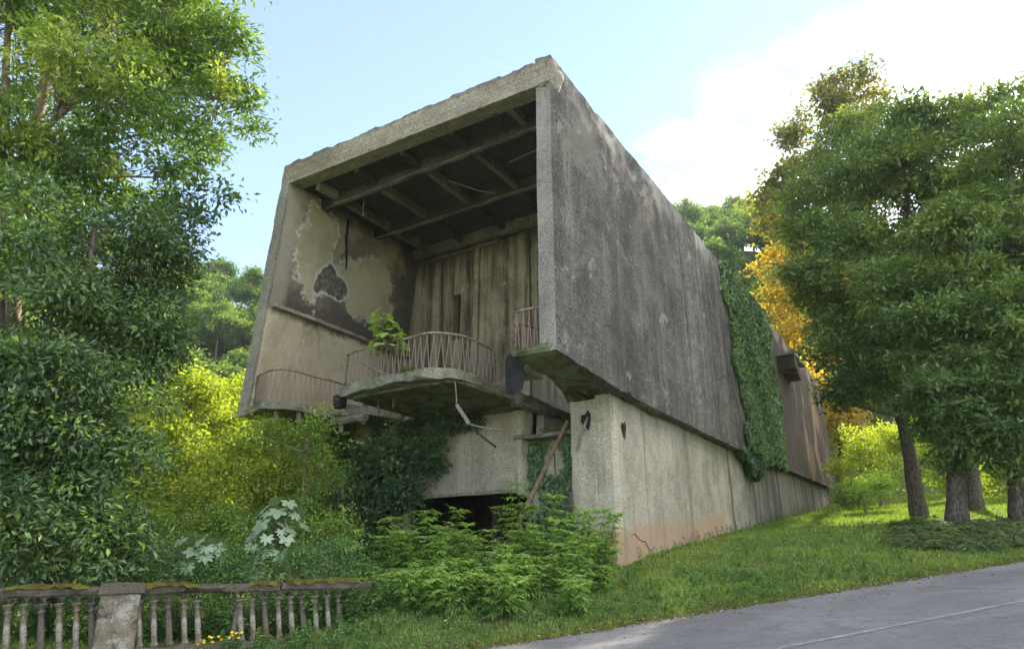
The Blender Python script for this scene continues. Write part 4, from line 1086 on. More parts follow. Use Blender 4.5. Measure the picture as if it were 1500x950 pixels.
foliage('leaves', lob, 900, 34, 0.17, 0.13, 0.11, L_IVY, im, 0.55, hang=0.7, up=0.5, spread=0.17)
tubes('stems', [([(-0.6 + 0.5 * k, 0.6, 0.0), (-0.5 + 0.45 * k, 0.55, 2.0), (-0.4 + 0.4 * k, 0.6, 4.2)], 0.05) for k in range(-2, 4)], M_BARKD, im, 5)
# ---- ivy in the stair recess
ir = empty('ivy', HL(-2.4, 4.1, gz(-2.4, 4.1)), -AZ, 'thin ivy clinging to the recessed wall beside the leaning pole', 'ivy')
n = 4200
X = rng.uniform(-3.25, -1.55, n); Z = rng.uniform(gz(-2.4, 4.1), 5.35, n)
keep = (np.hypot((X + 2.35) / 0.33, (Z - 4.6) / 0.4) > 1) & (rng.random(n) < 0.55 + 0.45 * np.sin(X * 5 + 1) * np.sin(Z * 2.2))
X, Z = X[keep], Z[keep]; n = len(X)
C = np.stack([X + 2.4, -0.02 - rng.random(n) * 0.16, Z - ir.location.z], -1)
ax = np.stack([rng.normal(size=n) * 0.4, -0.3 + rng.normal(size=n) * 0.3, -np.ones(n)], -1)
nr = np.stack([rng.normal(size=n) * 0.4, -1 + rng.normal(size=n) * 0.2, 0.5 + rng.normal(size=n) * 0.3], -1)
leaf_cloud('leaves', C, ax, nr, rng.uniform(0.08, 0.15, n), rng.uniform(0.07, 0.13, n), 0.4 + rng.normal(size=n) * 0.18, L_IVY, ir)
tubes('stems', [([(-0.7 + 0.35 * k, 0.03, 0), (-0.75 + 0.4 * k, 0.03, 1.6), (-0.8 + 0.4 * k, 0.03, 3.2)], 0.018) for k in range(5)], M_BARK, ir, 5)


# ------------------------------------------------------------------ stone balustrade
def stone_extra(t, c):
    l = t.noise(t.coords(off=(3, 1, 2)), 3.0, 9, 0.75, 0.8); w = t.noise(t.coords(off=(6, 1, 9)), 2.2, 9, 0.75)
    c = t.mix(t.rng(w, 0.5, 0.6, 0, 0.6), c, (0.50, 0.47, 0.41))
    return t.mix(t.rng(l, 0.52, 0.6, 0, 0.85), c, (0.05, 0.043, 0.035))
M_STONE = concrete('old_cast_stone', (0.44, 0.37, 0.27), (0.30, 0.25, 0.185), (0.11, 0.09, 0.065), 0.3, 0.6, 0.7, 70, stone_extra, moss=0.85)
M_STONE2 = concrete('grey_cast_stone', (0.30, 0.26, 0.21), (0.19, 0.16, 0.125), (0.075, 0.062, 0.048), 0.3, 0.6, 0.7, 70, moss=0.95)
t = NT('moss')
v = t.coords(); n1 = t.noise(v, 4, 6, 0.7); n2 = t.noise(v, 60, 4)
M_MOSS = t.pbr(t.mix(t.rng(n1, 0.35, 0.65), (0.075, 0.055, 0.018), (0.17, 0.145, 0.03)), 1.0, t.bump(n2, 1.0, 0.03), 0.05)
BA = Vector((-9.7, 9.85, 0)); BB = Vector((-2.78, 13.95, 0))
bdir = (BB - BA).normalized(); BL = (BB - BA).length
bal = empty('stone_balustrade', (BA.x, BA.y, 0), math.atan2(bdir.y, bdir.x), 'mossy old stone balustrade with turned balusters, partly leaning and broken', 'balustrade')
def bal_t(px):
    """distance along the balustrade line of an image column"""
    r = ray(px, 890); k = r[0] / r[1]
    return (k * BA.y - BA.x) / (bdir.x - k * bdir.y)
ZT0, ZT1 = 1.36, 1.46            # rail top, left and right end
ZB0, ZB1 = 0.40, 0.56            # plinth top
def zt_(u): return ZT0 + (ZT1 - ZT0) * u / BL
def zb_(u): return ZB0 + (ZB1 - ZB0) * u / BL
SH = -0.085                       # the rail has slipped towards the downhill end
def rail_piece(u0, u1, dz=0.0, nm='top_rail'):
    return hexa(nm, [(u0, -0.13, zt_(u0) - 0.13 + dz), (u1, -0.13, zt_(u1) - 0.13 + dz), (u1, 0.13, zt_(u1) - 0.13 + dz), (u0, 0.13, zt_(u0) - 0.13 + dz),
                     (u0, -0.15, zt_(u0) + dz), (u1, -0.15, zt_(u1) + dz), (u1, 0.15, zt_(u1) + dz), (u0, 0.15, zt_(u0) + dz)], M_STONE2, bal, res=0.09, amp=0.016, chip=0.035, freq=3, maxn=(60, 3, 2))
up = bal_t(177)
rail_piece(-0.6, up - 0.31); rail_piece(up + 0.31, up + 2.45, 0.0); rail_piece(up + 2.47, BL + 0.05, 0.012)
for (u0, u1, dz) in ((up + 0.02, up + 1.1, 0), (up + 1.9, up + 2.42, 0), (up + 2.55, up + 3.9, 0.012), (up + 4.0, BL, 0.012), (up - 1.6, up - 0.5, 0)):
    V, Fc = [], []; nu = int((u1 - u0) / 0.05); nv_ = 8
    for i in range(nu + 1):
        for j in range(nv_ + 1):
            u = u0 + (u1 - u0) * i / nu; vv = -0.185 + 0.37 * j / nv_
            h = (mnoise.noise(Vector((u * 3.1, vv * 5, 2))) * 0.5 + 0.5) * 0.07 * min(1, 6 * min(i, nu - i) / nu + 0.1) - (0.11 if j in (0, nv_) else 0.0) * (0.4 + 0.8 * abs(mnoise.noise(Vector((u * 5, j, 0)))))
            V.append((u, vv, zt_(u) + dz + 0.006 + h + 0.008 * mnoise.noise(Vector((u * 22, vv * 22, 0)))))
    ii = np.arange(len(V)).reshape(nu + 1, nv_ + 1)
    mo = link('moss', np_mesh('moss', V, np.stack([ii[:-1, :-1], ii[1:, :-1], ii[1:, 1:], ii[:-1, 1:]], -1).reshape(-1, 4), smooth=True), M_MOSS, bal)
    tag(mo, kind='stuff')
hexa('plinth', [(-0.6, -0.2, -0.5), (BL - 0.05, -0.2, -0.3), (BL - 0.05, 0.2, -0.3), (-0.6, 0.2, -0.5), (-0.6, -0.17, zb_(-0.6)), (BL - 0.05, -0.17, zb_(BL)), (BL - 0.05, 0.17, zb_(BL)), (-0.6, 0.17, zb_(-0.6))],
     M_STONE2, bal, res=0.12, amp=0.03, chip=0.06, freq=2.5, maxn=(60, 4, 5))
hexa('pedestal', [(up - 0.29, -0.2, zb_(up) - 0.2), (up + 0.29, -0.2, zb_(up) - 0.2), (up + 0.29, 0.2, zb_(up) - 0.2), (up - 0.29, 0.2, zb_(up) - 0.2),
                  (up - 0.33, -0.2, zt_(up) - 0.12), (up + 0.25, -0.2, zt_(up) - 0.12), (up + 0.25, 0.2, zt_(up) - 0.12), (up - 0.33, 0.2, zt_(up) - 0.12)], M_STONE, bal, res=0.09, amp=0.012, chip=0.03, maxn=(8, 5, 12))
hexa('pedestal_cap', [(up - 0.37, -0.24, zt_(up) - 0.12), (up + 0.30, -0.24, zt_(up) - 0.12), (up + 0.30, 0.24, zt_(up) - 0.12), (up - 0.37, 0.24, zt_(up) - 0.12),
                      (up - 0.35, -0.22, zt_(up) + 0.04), (up + 0.28, -0.22, zt_(up) + 0.04), (up + 0.28, 0.22, zt_(up) + 0.04), (up - 0.35, 0.22, zt_(up) + 0.04)], M_STONE2, bal, res=0.08, amp=0.02, chip=0.04)
def lathe_mesh(name, prof, seg=14):
    V = []; Fc = []
    for r_, z in prof:
        for k in range(seg):
            a = 2 * math.pi * k / seg; V.append((r_ * math.cos(a), r_ * math.sin(a), z))
    m = len(prof)
    for i in range(m - 1):
        for k in range(seg):
            Fc.append((i * seg + k, i * seg + (k + 1) % seg, (i + 1) * seg + (k + 1) % seg, (i + 1) * seg + k))
    V = [(Vector(p) + mnoise.noise_vector(Vector(p) * 14) * 0.006)[:] for p in V]
    return np_mesh(name, V, Fc, smooth=True)
prof = [(0.0, 0), (0.075, 0), (0.078, 0.045), (0.062, 0.06), (0.064, 0.09), (0.056, 0.11), (0.058, 0.3), (0.055, 0.48), (0.050, 0.575), (0.068, 0.585), (0.068, 0.605), (0.050, 0.615), (0.050, 0.635),
        (0.066, 0.655), (0.092, 0.69), (0.102, 0.70), (0.102, 0.715), (0.0, 0.715)]
bm_a = lathe_mesh('baluster', prof); bm_a.materials.append(M_STONE)
bm_b = lathe_mesh('baluster', [(r_ * 1.04, z) for r_, z in prof]); bm_b.materials.append(M_STONE2)
cols = [18, 43, 68, 94, 118, 141, 209, 230, 252, 274, 294, 341, 355, 373, 391, 410, 429, 446, 464, 482, 498]
us = [bal_t(c_) for c_ in cols]
us = [us[0] - 0.30, us[0] - 0.58] + us
for i, u in enumerate(us):
    o = link('baluster', bm_b if i % 3 == 1 else bm_a, None, bal)
    hgt = zt_(u) - 0.20 - zb_(u) - 0.01
    tilt = (0.17 + random.uniform(-0.015, 0.015)) * 1.0
    lean = -tilt
    if i >= 2 and cols[i - 2] == 341: lean = 0.06
    o.location = (u + 0.05, random.uniform(-0.012, 0.012), zb_(u) - 0.012)
    o.rotation_euler = (random.uniform(-0.03, 0.03), lean, 0)
    o.scale = (random.uniform(0.74, 0.84), random.uniform(0.74, 0.84), hgt / 0.715 * (1.0 if cols[max(0, i - 2)] not in (294, 341, 355, 373) else 0.97))
# little tracery arches under the rail between neighbouring balusters
def arch(u0, u1):
    n = 9; bmh = bmesh.new(); A = []
    z0 = zt_(u0) - 0.215; zt2 = zt_(u0) - 0.122
    for y in (-0.055, 0.055):
        lo, hi = [], []
        for k in range(n + 1):
            f = k / n; uu = u0 + (u1 - u0) * f
            zz = z0 + (zt2 - 0.02 - z0) * math.sqrt(max(0, 1 - (2 * f - 1) ** 2))
            lo.append(bmh.verts.new((uu, y, zz))); hi.append(bmh.verts.new((uu, y, zt2)))
        A.append((lo, hi))
    for k in range(n):
        for (lo, hi), fl in ((A[0], False), (A[1], True)):
            q = (lo[k], lo[k + 1], hi[k + 1], hi[k]); bmh.faces.new(q[::-1] if fl else q)
        bmh.faces.new((A[0][0][k], A[1][0][k], A[1][0][k + 1], A[0][0][k + 1]))
    me = bpy.data.meshes.new('arch'); bmh.to_mesh(me); bmh.free()
    return link('arch', me, M_STONE2, bal)
su = sorted(us)
for a, b in zip(su[:-1], su[1:]):
    if a < up < b or b - a > 0.5 or random.random() < 0.12: continue
    arch(a - 0.05, b - 0.05)

# ------------------------------------------------------------------ elder-like herbs, weeds, ferns
def pinnate(base, d, L, npair, lfl, lfw, V, Fc, var, tone, droop=0.5):
    """one compound leaf: leaflets in pairs along a drooping stalk"""
    d = np.array(d, float); d /= np.linalg.norm(d)
    side = np.cross(d, [0, 0, 1.0]); side /= max(1e-6, np.linalg.norm(side))
    for i in range(npair + 1):
        f = (i + 0.8) / (npair + 0.8)
        c = base + d * L * f + np.array([0, 0, -droop * L * f * f])
        for sgn in ((1, -1) if i < npair else (0,)):
            dirn = d * (0.55 if sgn else 1.0) + side * sgn * 0.85 + np.array([0, 0, -0.30 - 0.35 * random.random()])
            dirn /= np.linalg.norm(dirn)
            l_ = lfl * random.uniform(0.8, 1.15) * (1 - 0.25 * abs(f - 0.5))
            w = np.cross(dirn, [random.uniform(-.3, .3), random.uniform(-.3, .3), 1.0]); w /= np.linalg.norm(w)
            nn = np.cross(w, dirn) * -1
            k = len(V)
            m1 = c + dirn * l_ * 0.38; tip = c + dirn * l_ + np.array([0, 0, -0.22 * l_])
            V += [c, m1 + w * lfw * 0.5, tip, m1 - w * lfw * 0.5, m1 - nn * 0.012]
            Fc += [(k, k + 4, k + 1), (k + 1, k + 4, k + 2), (k + 4, k + 3, k + 2), (k, k + 3, k + 4)]
            tv = tone + random.gauss(0, 0.08); var += [tv] * 4
def elder_proto(h, nstem, nm='elder_bush'):
    t = empty(nm, (0, 0, 0)); V, Fc, var, st = [], [], [], []
    for s_ in range(nstem):
        a = random.uniform(0, 6.28); sp = random.uniform(0.05, 0.30) * (1 if nstem > 1 else 0.2)
        hh = h * random.uniform(0.7, 1.05)
        top = np.array([math.cos(a) * sp * 2.0, math.sin(a) * sp * 2.0, hh]); b = np.array([math.cos(a) * sp * 0.5, math.sin(a) * sp * 0.5, -0.05])
        st.append(([b, b * 0.5 + top * 0.5 + np.array([0, 0, 0.05]), top], [0.014, 0.010, 0.005]))
        nn = int(5 + hh * 4)
        for i in range(nn):
            f = 0.22 + 0.78 * (i / (nn - 1)); p = b + (top - b) * f
            for q in range(2 if f < 0.97 else 4):
                an = i * 1.57 + q * (math.pi if f < 0.97 else math.pi / 2) + random.uniform(-0.4, 0.4)
                el = 0.25 + 0.5 * f + random.uniform(-.2, .2)
                pinnate(p, (math.cos(an) * math.cos(el), math.sin(an) * math.cos(el), math.sin(el)), random.uniform(0.24, 0.38), 4, 0.19, 0.056, V, Fc, var, 0.28 + 0.42 * f + random.gauss(0, 0.10), 0.55)
    tag(tubes('stems', st, simple_stem, t, 5), kind='stuff')
    link('leaves', np_mesh('leaves', np.array(V), np.array(Fc), var=np.clip(var, 0, 1)), L_ELD, t)
    return t
simple_stem = simple_mat('green_stem', (0.13, 0.16, 0.06), 0.7, 0.3, 6, 0.2)
def herb_proto(h, n, L, W, mat, nm='weed', spread=0.16, up=0.5):
    t = empty(nm, (0, 0, 0)); st = []; C, A, N, vv = [], [], [], []
    ns = max(3, n // 28)
    for s_ in range(ns):
        a = random.uniform(0, 6.28); r_ = random.uniform(0.2, 1) * spread; hh = h * random.uniform(0.55, 1.05)
        b = np.array([math.cos(a) * r_ * 0.6, math.sin(a) * r_ * 0.6, -0.04]); tp = b + np.array([math.cos(a) * r_, math.sin(a) * r_, hh])
        st.append(([b, (b + tp) / 2, tp], [0.007, 0.005, 0.003]))
        for i in range(n // ns):
            f = random.uniform(0.08, 1.0); an = random.uniform(0, 6.28); d = np.array([math.cos(an), math.sin(an), up - 0.5 + random.uniform(-.4, .5)])
            C.append(b + (tp - b) * f + d * L * 0.5); A.append(d); N.append(np.array([0, 0, 1.0]) + rng.normal(size=3) * 0.4); vv.append(0.3 + 0.4 * f + random.gauss(0, 0.12))
    tag(tubes('stems', st, simple_stem, t, 4), kind='stuff')
    Ls = L * rng.uniform(0.6, 1.25, len(C))
    leaf_cloud('leaves', np.array(C), np.array(A), np.array(N), Ls, Ls * W / L, np.array(vv), mat, t, droop=0.3)
    return t
def scatter(protos, spots, label, cat, group, smin=0.8, smax=1.2, grow=None):
    first = set()
    for i, (x, y) in enumerate(spots):
        k = i % len(protos)
        o = protos[k] if k not in first else copy_tree(protos[k])
        first.add(k)
        s_ = random.uniform(smin, smax) * (grow(x, y) if grow else 1)
        o.location = (x, y, Hf(x, y)); o.rotation_euler = (random.uniform(-.08, .08), random.uniform(-.08, .08), random.uniform(0, 6.28)); o.scale = (s_, s_, s_)
        tag(o, label, cat, group)
def clear_of_hall(x, y, m=0.25):
    X, Y = world_to_hall(x, y)
    return not (-9.6 - m < X < -0.4 + m and Y > 3.7 - m)
def bal_dist(x, y):
    d = Vector((x - BA.x, y - BA.y, 0)); return d.x * bdir.y - d.y * bdir.x     # >0 in front of it (road side)
# big elders in front of the opening
def spots_px(n, x0, x1, y0, y1, cond=None, gap=0.45):
    out = []; tries = 0
    while len(out) < n and tries < n * 60:
        tries += 1
        x, y = on_ground(random.uniform(x0, x1), random.uniform(y0, y1))
        if not clear_of_hall(x, y) or road_sd(x, y)[1] < 0.4: continue
        if cond and not cond(x, y): continue
        if any((x - a) ** 2 + (y - b) ** 2 < gap * gap for a, b in out): continue
        out.append((x, y))
    return out
eld = [elder_proto(h, n) for h, n in ((1.5, 3), (1.25, 4), (0.9, 3), (0.65, 3), (1.75, 3), (1.1, 2))]
scatter(eld, spots_px(46, 540, 895, 824, 874, lambda x, y: True, 0.5), 'leafy elder bush with drooping leaflets in front of the dark opening', 'bush', 'elder bushes below the hall', 0.7, 1.25, lambda x, y: 0.5 + 0.5 * float(smooth(14.2, 17.5, y)))
eld2 = [elder_proto(h, n) for h, n in ((0.6, 4), (0.75, 4))]
scatter(eld2, spots_px(18, 540, 840, 868, 905, lambda x, y: True, 0.4), 'small young elder at the roadside edge of the thicket', 'bush', 'young elders by the road verge', 0.7, 1.1)
wd = [herb_proto(0.55, 150, 0.09, 0.032, L_HERB), herb_proto(0.8, 190, 0.10, 0.030, L_HERB, up=0.9), herb_proto(0.4, 120, 0.07, 0.04, L_HERB, spread=0.25)]
scatter(wd, spots_px(190, 0, 570, 838, 940, lambda x, y: -4 < bal_dist(x, y) < -0.22, 0.22), 'leafy green weed growing behind the balustrade', 'weed', 'weeds behind the balustrade', 0.8, 1.5)
wf = [herb_proto(0.35, 120, 0.07, 0.028, L_HERB), herb_proto(0.28, 120, 0.06, 0.035, L_HERB, spread=0.28)]
scatter(wf, spots_px(60, 20, 560, 925, 960, lambda x, y: bal_dist(x, y) > 0.2, 0.25), 'low weed at the foot of the balustrade on the road side', 'weed', 'weeds in front of the balustrade', 0.6, 1.3)
wg = [herb_proto(0.30, 150, 0.055, 0.038, L_HERB, spread=0.34), herb_proto(0.22, 130, 0.05, 0.03, L_HERB, spread=0.3)]
scatter(wg, spots_px(90, 540, 1300, 835, 925, lambda x, y: road_sd(x, y)[1] < 2.6, 0.3), 'low clump of weeds along the grassy road verge', 'weed', 'weeds on the road verge', 0.6, 1.25)
wl = [herb_proto(0.16, 110, 0.05, 0.03, L_HERB, spread=0.26), herb_proto(0.24, 90, 0.06, 0.02, L_HERB, spread=0.2, up=0.9)]
scatter(wl, spots_px(70, 900, 1330, 765, 885, None, 0.35), 'small weed tuft on the grass bank beside the long wall', 'weed', 'weed tufts on the bank', 0.6, 1.4)
wh = [herb_proto(0.5, 130, 0.07, 0.022, L_HERB, up=0.9), herb_proto(0.35, 100, 0.06, 0.02, L_HERB)]
sp = []
for Yl in np.arange(4.2, 34, 0.75):
    p = HL(-0.4 + random.uniform(0.1, 0.5), Yl, 0); sp.append((p.x, p.y))
scatter(wh, sp, 'thin weed at the foot of the long grey wall', 'weed', 'weeds along the wall foot', 0.5, 1.3)

# ferns below the right-hand trees
def fern_proto(L, n):
    t = empty('fern', (0, 0, 0)); V, Fc, var = [], [], []
    st = []
    for i in range(n):
        an = i * 2.4; el = random.uniform(0.5, 1.0); d = (math.cos(an) * math.cos(el), math.sin(an) * math.cos(el), math.sin(el))
        pinnate(np.array([0, 0, 0.02]), d, L * random.uniform(0.7, 1.1), 11, 0.17 * L / 0.8, 0.045, V, Fc, var, random.uniform(0.1, 0.75), 0.8)
        dd = np.array(d); st.append(([np.array([0, 0, -0.03]), dd * L * 0.5 + np.array([0, 0, -0.2 * L])], [0.006, 0.003]))
    tag(tubes('stems', st, simple_stem, t, 4), kind='stuff')
    link('leaves', np_mesh('leaves', np.array(V), np.array(Fc), var=np.clip(var, 0, 1)), L_FERN, t)
    return t
L_FERN = leaf_mat('fern_leaf', [(0, (0.059, 0.098, 0.029)), (0.5, (0.118, 0.167, 0.044)), (0.85, (0.216, 0.216, 0.059)), (1, (0.314, 0.216, 0.078))], 0.34)
fr_ = [fern_proto(0.9, 11), fern_proto(0.7, 10)]
scatter(fr_, spots_px(52, 1320, 1540, 772, 805, lambda x, y: road_sd(x, y)[1] > 0.7, 0.38), 'fern clump under the roadside evergreens', 'fern', 'ferns under the trees', 1.0, 1.5)

# ------------------------------------------------------------------ large-leaved plants: each leaf a part
def lobed_leaf(name, nl, mat, deep=0.45):
    out = [(0, 0.0, 0)]
    V = [(0.0, 0.0, 0.0)]
    rim = []
    for i in range(nl * 4 + 1):
        f = i / (nl * 4); a = (-1 + 2 * f) * 2.55
        lob_ = 0.5 + 0.5 * math.cos(2 * math.pi * (f * nl - 0.5) + math.pi * 0)
        r_ = (0.55 + 0.45 * (1 - abs(a) / 3.6)) * (1 - deep + deep * lob_ ** 0.8)
        rim.append((r_ * math.cos(a) * 0.62, r_ * math.sin(a) * 0.62, -0.16 * r_ ** 2 + 0.05 * lob_))
    V += rim
    Fc = [(0, i, i + 1) for i in range(1, len(rim))]
    me = np_mesh(name, V, Fc, var=np.clip(rng.normal(0.5, 0.25, len(Fc)), 0, 1)); me.materials.append(mat)
    return me
def big_plant(name, label, base, h, nleaf, size, mat, lean=(0, 0), rad=0.6, cat='plant', stem_mat=None, tilt=0.35, zlo=0.45, nl=7):
    b = Vector(base); t = empty(name, b, 0, label, cat)
    ms = [lobed_leaf('leaf', nl, mat), lobed_leaf('leaf', max(3, nl - 2), mat, 0.38)]
    top = Vector((lean[0], lean[1], h)); paths = [([(0, 0, -0.1), tuple(top * 0.5 + Vector((0.05, 0, 0.03))), tuple(top)], [0.03, 0.022, 0.012])]
    for i in range(nleaf):
        f = zlo + (1 - zlo) * ((i + 0.5) / nleaf); an = i * 2.4 + random.uniform(-.3, .3)
        st = top * f; rr = rad * (1.15 - 0.75 * f) * random.uniform(0.6, 1.1)
        p = st + Vector((math.cos(an) * rr, math.sin(an) * rr, 0.12 + random.uniform(-.08, .12)))
        paths.append(([tuple(st), tuple(st.lerp(p, 0.5) + Vector((0, 0, 0.05))), tuple(p)], [0.008, 0.007, 0.005]))
        o = link('leaf', ms[i % 2], None, t)
        o.location = p; s_ = size * random.uniform(0.7, 1.15); o.scale = (s_, s_, s_)
        o.rotation_euler = (random.gauss(0, 0.25), tilt * (1.35 - 0.6 * f) + random.gauss(0, 0.2), an)
    tubes('stem', paths, stem_mat or simple_stem, t, 5)
    return t
def gpos(px, Y):
    r = ray(px, 800); x = r[0] / r[1] * Y; return (x, Y, Hf(x, Y))
b1 = gpos(402, 15.4); b2 = gpos(298, 14.6)
big_plant('large_leaved_plant', 'tall plant with big pale lobed leaves behind the balustrade', b1, at_y(402, 745, 15.4).z - b1[2], 70, 0.40, L_BIG, rad=1.0, zlo=0.3, tilt=0.8)
big_plant('large_leaved_plant', 'low plant with a few broad whitish lobed leaves beside the dark evergreen', b2, at_y(298, 793, 14.6).z - b2[2], 26, 0.40, L_BIG, rad=0.9, zlo=0.6, tilt=0.8)
# sapling growing out of the curved balcony
b3 = HL(-4.75, -0.05, 6.5); 
big_plant('sapling', 'young yellow-green fig sapling rooted on the curved balcony edge', b3, 1.65, 44, 0.34, L_SAP, lean=(-0.55, -0.25), rad=0.62, cat='sapling', stem_mat=M_BARK, zlo=0.35, nl=5)
def small_clump(name, label, base, h, n, L, W, mat, spread, scale=1):
    o = herb_proto(h, n, L, W, mat, name, spread); o.location = base; tag(o, label, 'plant'); return o
small_clump('balcony_weed', 'low dark weed at the root of the balcony sapling', HL(-4.3, -0.15, 6.5), 0.3, 170, 0.09, 0.045, L_HERB, 0.3)
small_clump('balcony_shrub', 'bushy green plant at the stair gap beside the short right railing', HL(-1.5, 1.0, 6.45), 0.75, 360, 0.10, 0.035, L_ELD, 0.36)
hexa('broken_ledge', box8(-1.9, -1.2, 0.75, 1.5, 6.3, 6.47), M_SLAB, hall, res=0.2, amp=0.04, chip=0.1)
small_clump('roof_weed', 'sprig growing on the roof edge of the hall against the sky', HL(-0.2, 9.3, 14.95), 1.1, 110, 0.11, 0.04, L_HILL, 0.2)
small_clump('ledge_weed', 'weedy tuft on the stair ledge above the ivy recess', HL(-2.6, 4.2, 5.42), 0.35, 160, 0.09, 0.04, L_ELD, 0.3)
small_clump('stair_shrub', 'dark leafy plant inside the stair gap under the box', HL(-2.0, 5.2, 5.42), 0.9, 240, 0.11, 0.06, L_IVY, 0.35)
small_clump('edge_weed', 'tuft of weeds on the left balcony floor edge', HL(-10.5, -0.02, 6.48), 0.28, 110, 0.08, 0.035, L_HERB, 0.2)

# yellow flowers at the foot of the balustrade
M_FLOWER = simple_mat('yellow_petal', (0.75, 0.50, 0.02), 0.6, 0.2, 8, 0.1)
M_FLORG = simple_mat('orange_petal', (0.75, 0.25, 0.02), 0.6, 0.2, 8, 0.1)
def flower_proto():
    t = empty('marigold', (0, 0, 0)); st, C, A, N, vv = [], [], [], [], []
    heads = []
    for i in range(7):
        a = i * 2.4; r_ = 0.05 + 0.025 * i; h = random.uniform(0.22, 0.36)
        tp = (r_ * math.cos(a), r_ * math.sin(a), h); st.append(([(r_ * .4 * math.cos(a), r_ * .4 * math.sin(a), -0.03), tp], [0.004, 0.003])); heads.append(tp)
        for q in range(10):
            an = random.uniform(0, 6.28); d = np.array([math.cos(an), math.sin(an), 0.2]); f = random.random()
            C.append(np.array(tp) * np.array([1, 1, f]) + d * 0.03); A.append(d); N.append(np.array([0, 0, 1.0]) + rng.normal(size=3) * 0.3); vv.append(random.uniform(.3, .8))
    tag(tubes('stems', st, simple_stem, t, 4), kind='stuff')
    leaf_cloud('leaves', np.array(C), np.array(A), np.array(N), 0.07, 0.025, np.array(vv), L_HERB, t)
    for i, hp in enumerate(heads):
        V, Fc = [(0, 0, 0.01)], []
        for k in range(10):
            a = math.pi * 2 * k / 10; rr = 0.032 if k % 2 == 0 else 0.02
            V.append((rr * math.cos(a), rr * math.sin(a), 0.004 if k % 2 else -0.003))
        Fc = [(0, k + 1, (k + 1) % 10 + 1) for k in range(10)]
        o = link('flower_head', np_mesh('flower_head', V, Fc), M_FLORG if i % 5 == 4 else M_FLOWER, t); o.location = hp; o.rotation_euler = (0.6, random.uniform(-.3, .3), 0)
    return t
fl = [flower_proto(), flower_proto()]
scatter(fl, [( -4.62, 12.35), (-4.25, 12.62), (-4.95, 12.2)], 'clump of yellow marigolds at the foot of the balustrade', 'flower', 'marigolds by the balustrade', 0.9, 1.2)

# ------------------------------------------------------------------ grass, moss fringe, fallen leaves
def scatter_ground(n, f):
    """n random points in (s, d) with density f, on the far verge"""
    s_ = rng.uniform(-9, 42, n); d_ = rng.random(n) ** 1.9 * 34
    x = -0.1 + 0.937 * (s_ - 4.316) - 0.35 * d_; y = 12.6 + 0.35 * (s_ - 4.316) + 0.937 * d_
    return x, y, s_, d_
n = 330000
x, y, s_, d_ = scatter_ground(n, None)
Xh, Yh = (x - 1.03) * math.cos(AZ) - (y - 15.14) * math.sin(AZ), (x - 1.03) * math.sin(AZ) + (y - 15.14) * math.cos(AZ)
inside = (Xh > -9.3) & (Xh < -0.35) & (Yh > 3.9)
edge_d = 0.07 * np.sin(s_ * 1.9) + 0.05 * np.sin(s_ * 4.7 + 1) + 0.02
bare = vnoise(x, y, 0.75, 6.5) + 0.5 * vnoise(x, y, 2.1, 3.3)
keep = ~inside & (d_ > edge_d + 0.02 * rng.random(n)) & ((bare < 0.75) | (rng.random(n) < 0.35))
x, y, d_ = x[keep], y[keep], d_[keep]; n = len(x)
z = H(x, y)
patch = 0.5 + 0.35 * vnoise(x, y, 0.8, 3) + 0.2 * vnoise(x, y, 2.7, 5)
h = (0.03 + 0.065 * rng.random(n)) * (0.55 + 0.9 * patch) * (1 + 0.7 * (rng.random(n) < 0.05))
a = rng.uniform(0, 6.28, n); h = h * (1 + 0.03 * np.maximum(y - 20, 0)); lean = rng.random(n) * 0.9 * h
w = 0.006 + 0.007 * rng.random(n) + 0.0007 * np.maximum(y - 14, 0)
b = np.stack([x, y, z - 0.005], -1)
sv_ = np.stack([np.cos(a) * w, np.sin(a) * w, np.zeros(n)], -1)
tp = b + np.stack([-np.sin(a) * lean, np.cos(a) * lean, h], -1)
V = np.stack([b - sv_, b + sv_, tp], 1).reshape(-1, 3)
gr = link('grass', np_mesh('grass', V, np.arange(len(V)).reshape(-1, 3), var=np.clip(0.34 + 0.3 * patch + rng.normal(size=n) * 0.22, 0, 1)), L_GRASS)
tag(gr, 'short green grass covering the bank between road and hall', 'grass', kind='stuff')
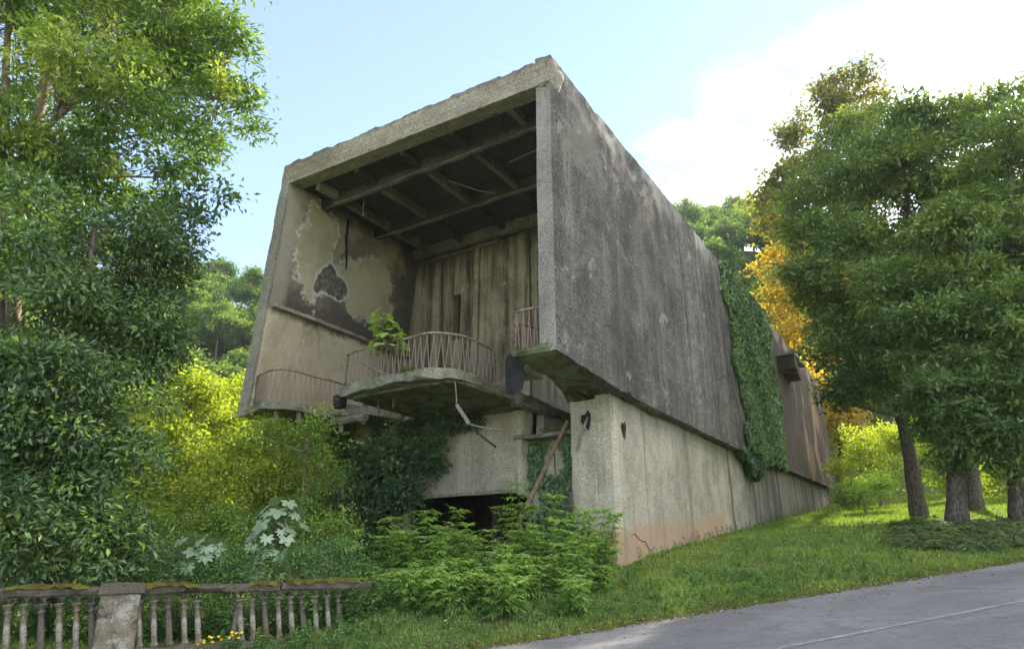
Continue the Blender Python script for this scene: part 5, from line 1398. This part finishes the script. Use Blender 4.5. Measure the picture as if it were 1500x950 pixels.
# clover leaves low in the turf
n = 70000
x, y, s_, d_ = scatter_ground(n, None)
Xh, Yh = (x - 1.03) * math.cos(AZ) - (y - 15.14) * math.sin(AZ), (x - 1.03) * math.sin(AZ) + (y - 15.14) * math.cos(AZ)
pt = vnoise(x, y, 1.1, 8) + 0.6 * vnoise(x, y, 3.1, 2)
keep = ~((Xh > -9.3) & (Xh < -0.35) & (Yh > 3.9)) & (d_ > 0.12) & (pt > 0.05)
x, y = x[keep], y[keep]; n = len(x)
C = np.stack([x, y, H(x, y) + 0.03 + 0.06 * rng.random(n)], -1)
aa = rng.uniform(0, 6.28, n)
cl = leaf_cloud('clover', C, np.stack([np.cos(aa), np.sin(aa), 0.2 + 0 * aa], -1), np.array([0, 0, 1.0]) + rng.normal(size=(n, 3)) * 0.35, rng.uniform(0.035, 0.075, n), rng.uniform(0.03, 0.055, n), rng.normal(0.5, 0.2, n), L_HERB)
tag(cl, 'patches of low clover and herbs in the turf of the bank', 'clover', kind='stuff')
# fallen leaves along the kerbless road edge
L_DEAD = leaf_mat('dead_leaf', [(0, (0.10, 0.055, 0.03)), (0.5, (0.24, 0.14, 0.06)), (0.85, (0.36, 0.25, 0.11)), (1, (0.55, 0.48, 0.36))], 0.15, gloss=0.02)
n = 6500
s_ = rng.uniform(-3, 30, n); d_ = np.where(rng.random(n) < 0.8, rng.normal(0.03, 0.14, n), rng.uniform(-1.5, 8, n))
x = -0.1 + 0.937 * (s_ - 4.316) - 0.35 * d_; y = 12.6 + 0.35 * (s_ - 4.316) + 0.937 * d_
z = np.where(d_ < 0.05, road_z(0.937 * x + 0.35 * y) + 0.02, H(x, y) + 0.05)
aa = rng.uniform(0, 6.28, n)
Xh, Yh = (x - 1.03) * math.cos(AZ) - (y - 15.14) * math.sin(AZ), (x - 1.03) * math.sin(AZ) + (y - 15.14) * math.cos(AZ)
keep = ~((Xh > -9.3) & (Xh < -0.35) & (Yh > 3.9))
dl = leaf_cloud('fallen_leaves', np.stack([x, y, z], -1)[keep], np.stack([np.cos(aa), np.sin(aa), 0.15 * np.sin(aa * 3)], -1)[keep], (np.array([0, 0, 1.0]) + rng.normal(size=(n, 3)) * 0.25)[keep], rng.uniform(0.03, 0.09, keep.sum()), rng.uniform(0.02, 0.05, keep.sum()), rng.random(keep.sum()), L_DEAD)
tag(dl, 'brown fallen leaves strewn along the road edge', 'leaves', kind='stuff')


# ------------------------------------------------------------------ air
haze = link('haze', hexa_mesh('haze', box8(-430, 430, -430, 430, -45, 110), res=2000, amp=0, chip=0))
t = NT('pale_air')
pv = t.n('ShaderNodeVolumePrincipled', {'Color': (0.80, 0.88, 0.97), 'Density': 0.0002, 'Anisotropy': 0.25})
t.t.links.new(pv.outputs[0], t.out.inputs['Volume'])
haze.data.materials.append(t.m)
tag(haze, kind='stuff')
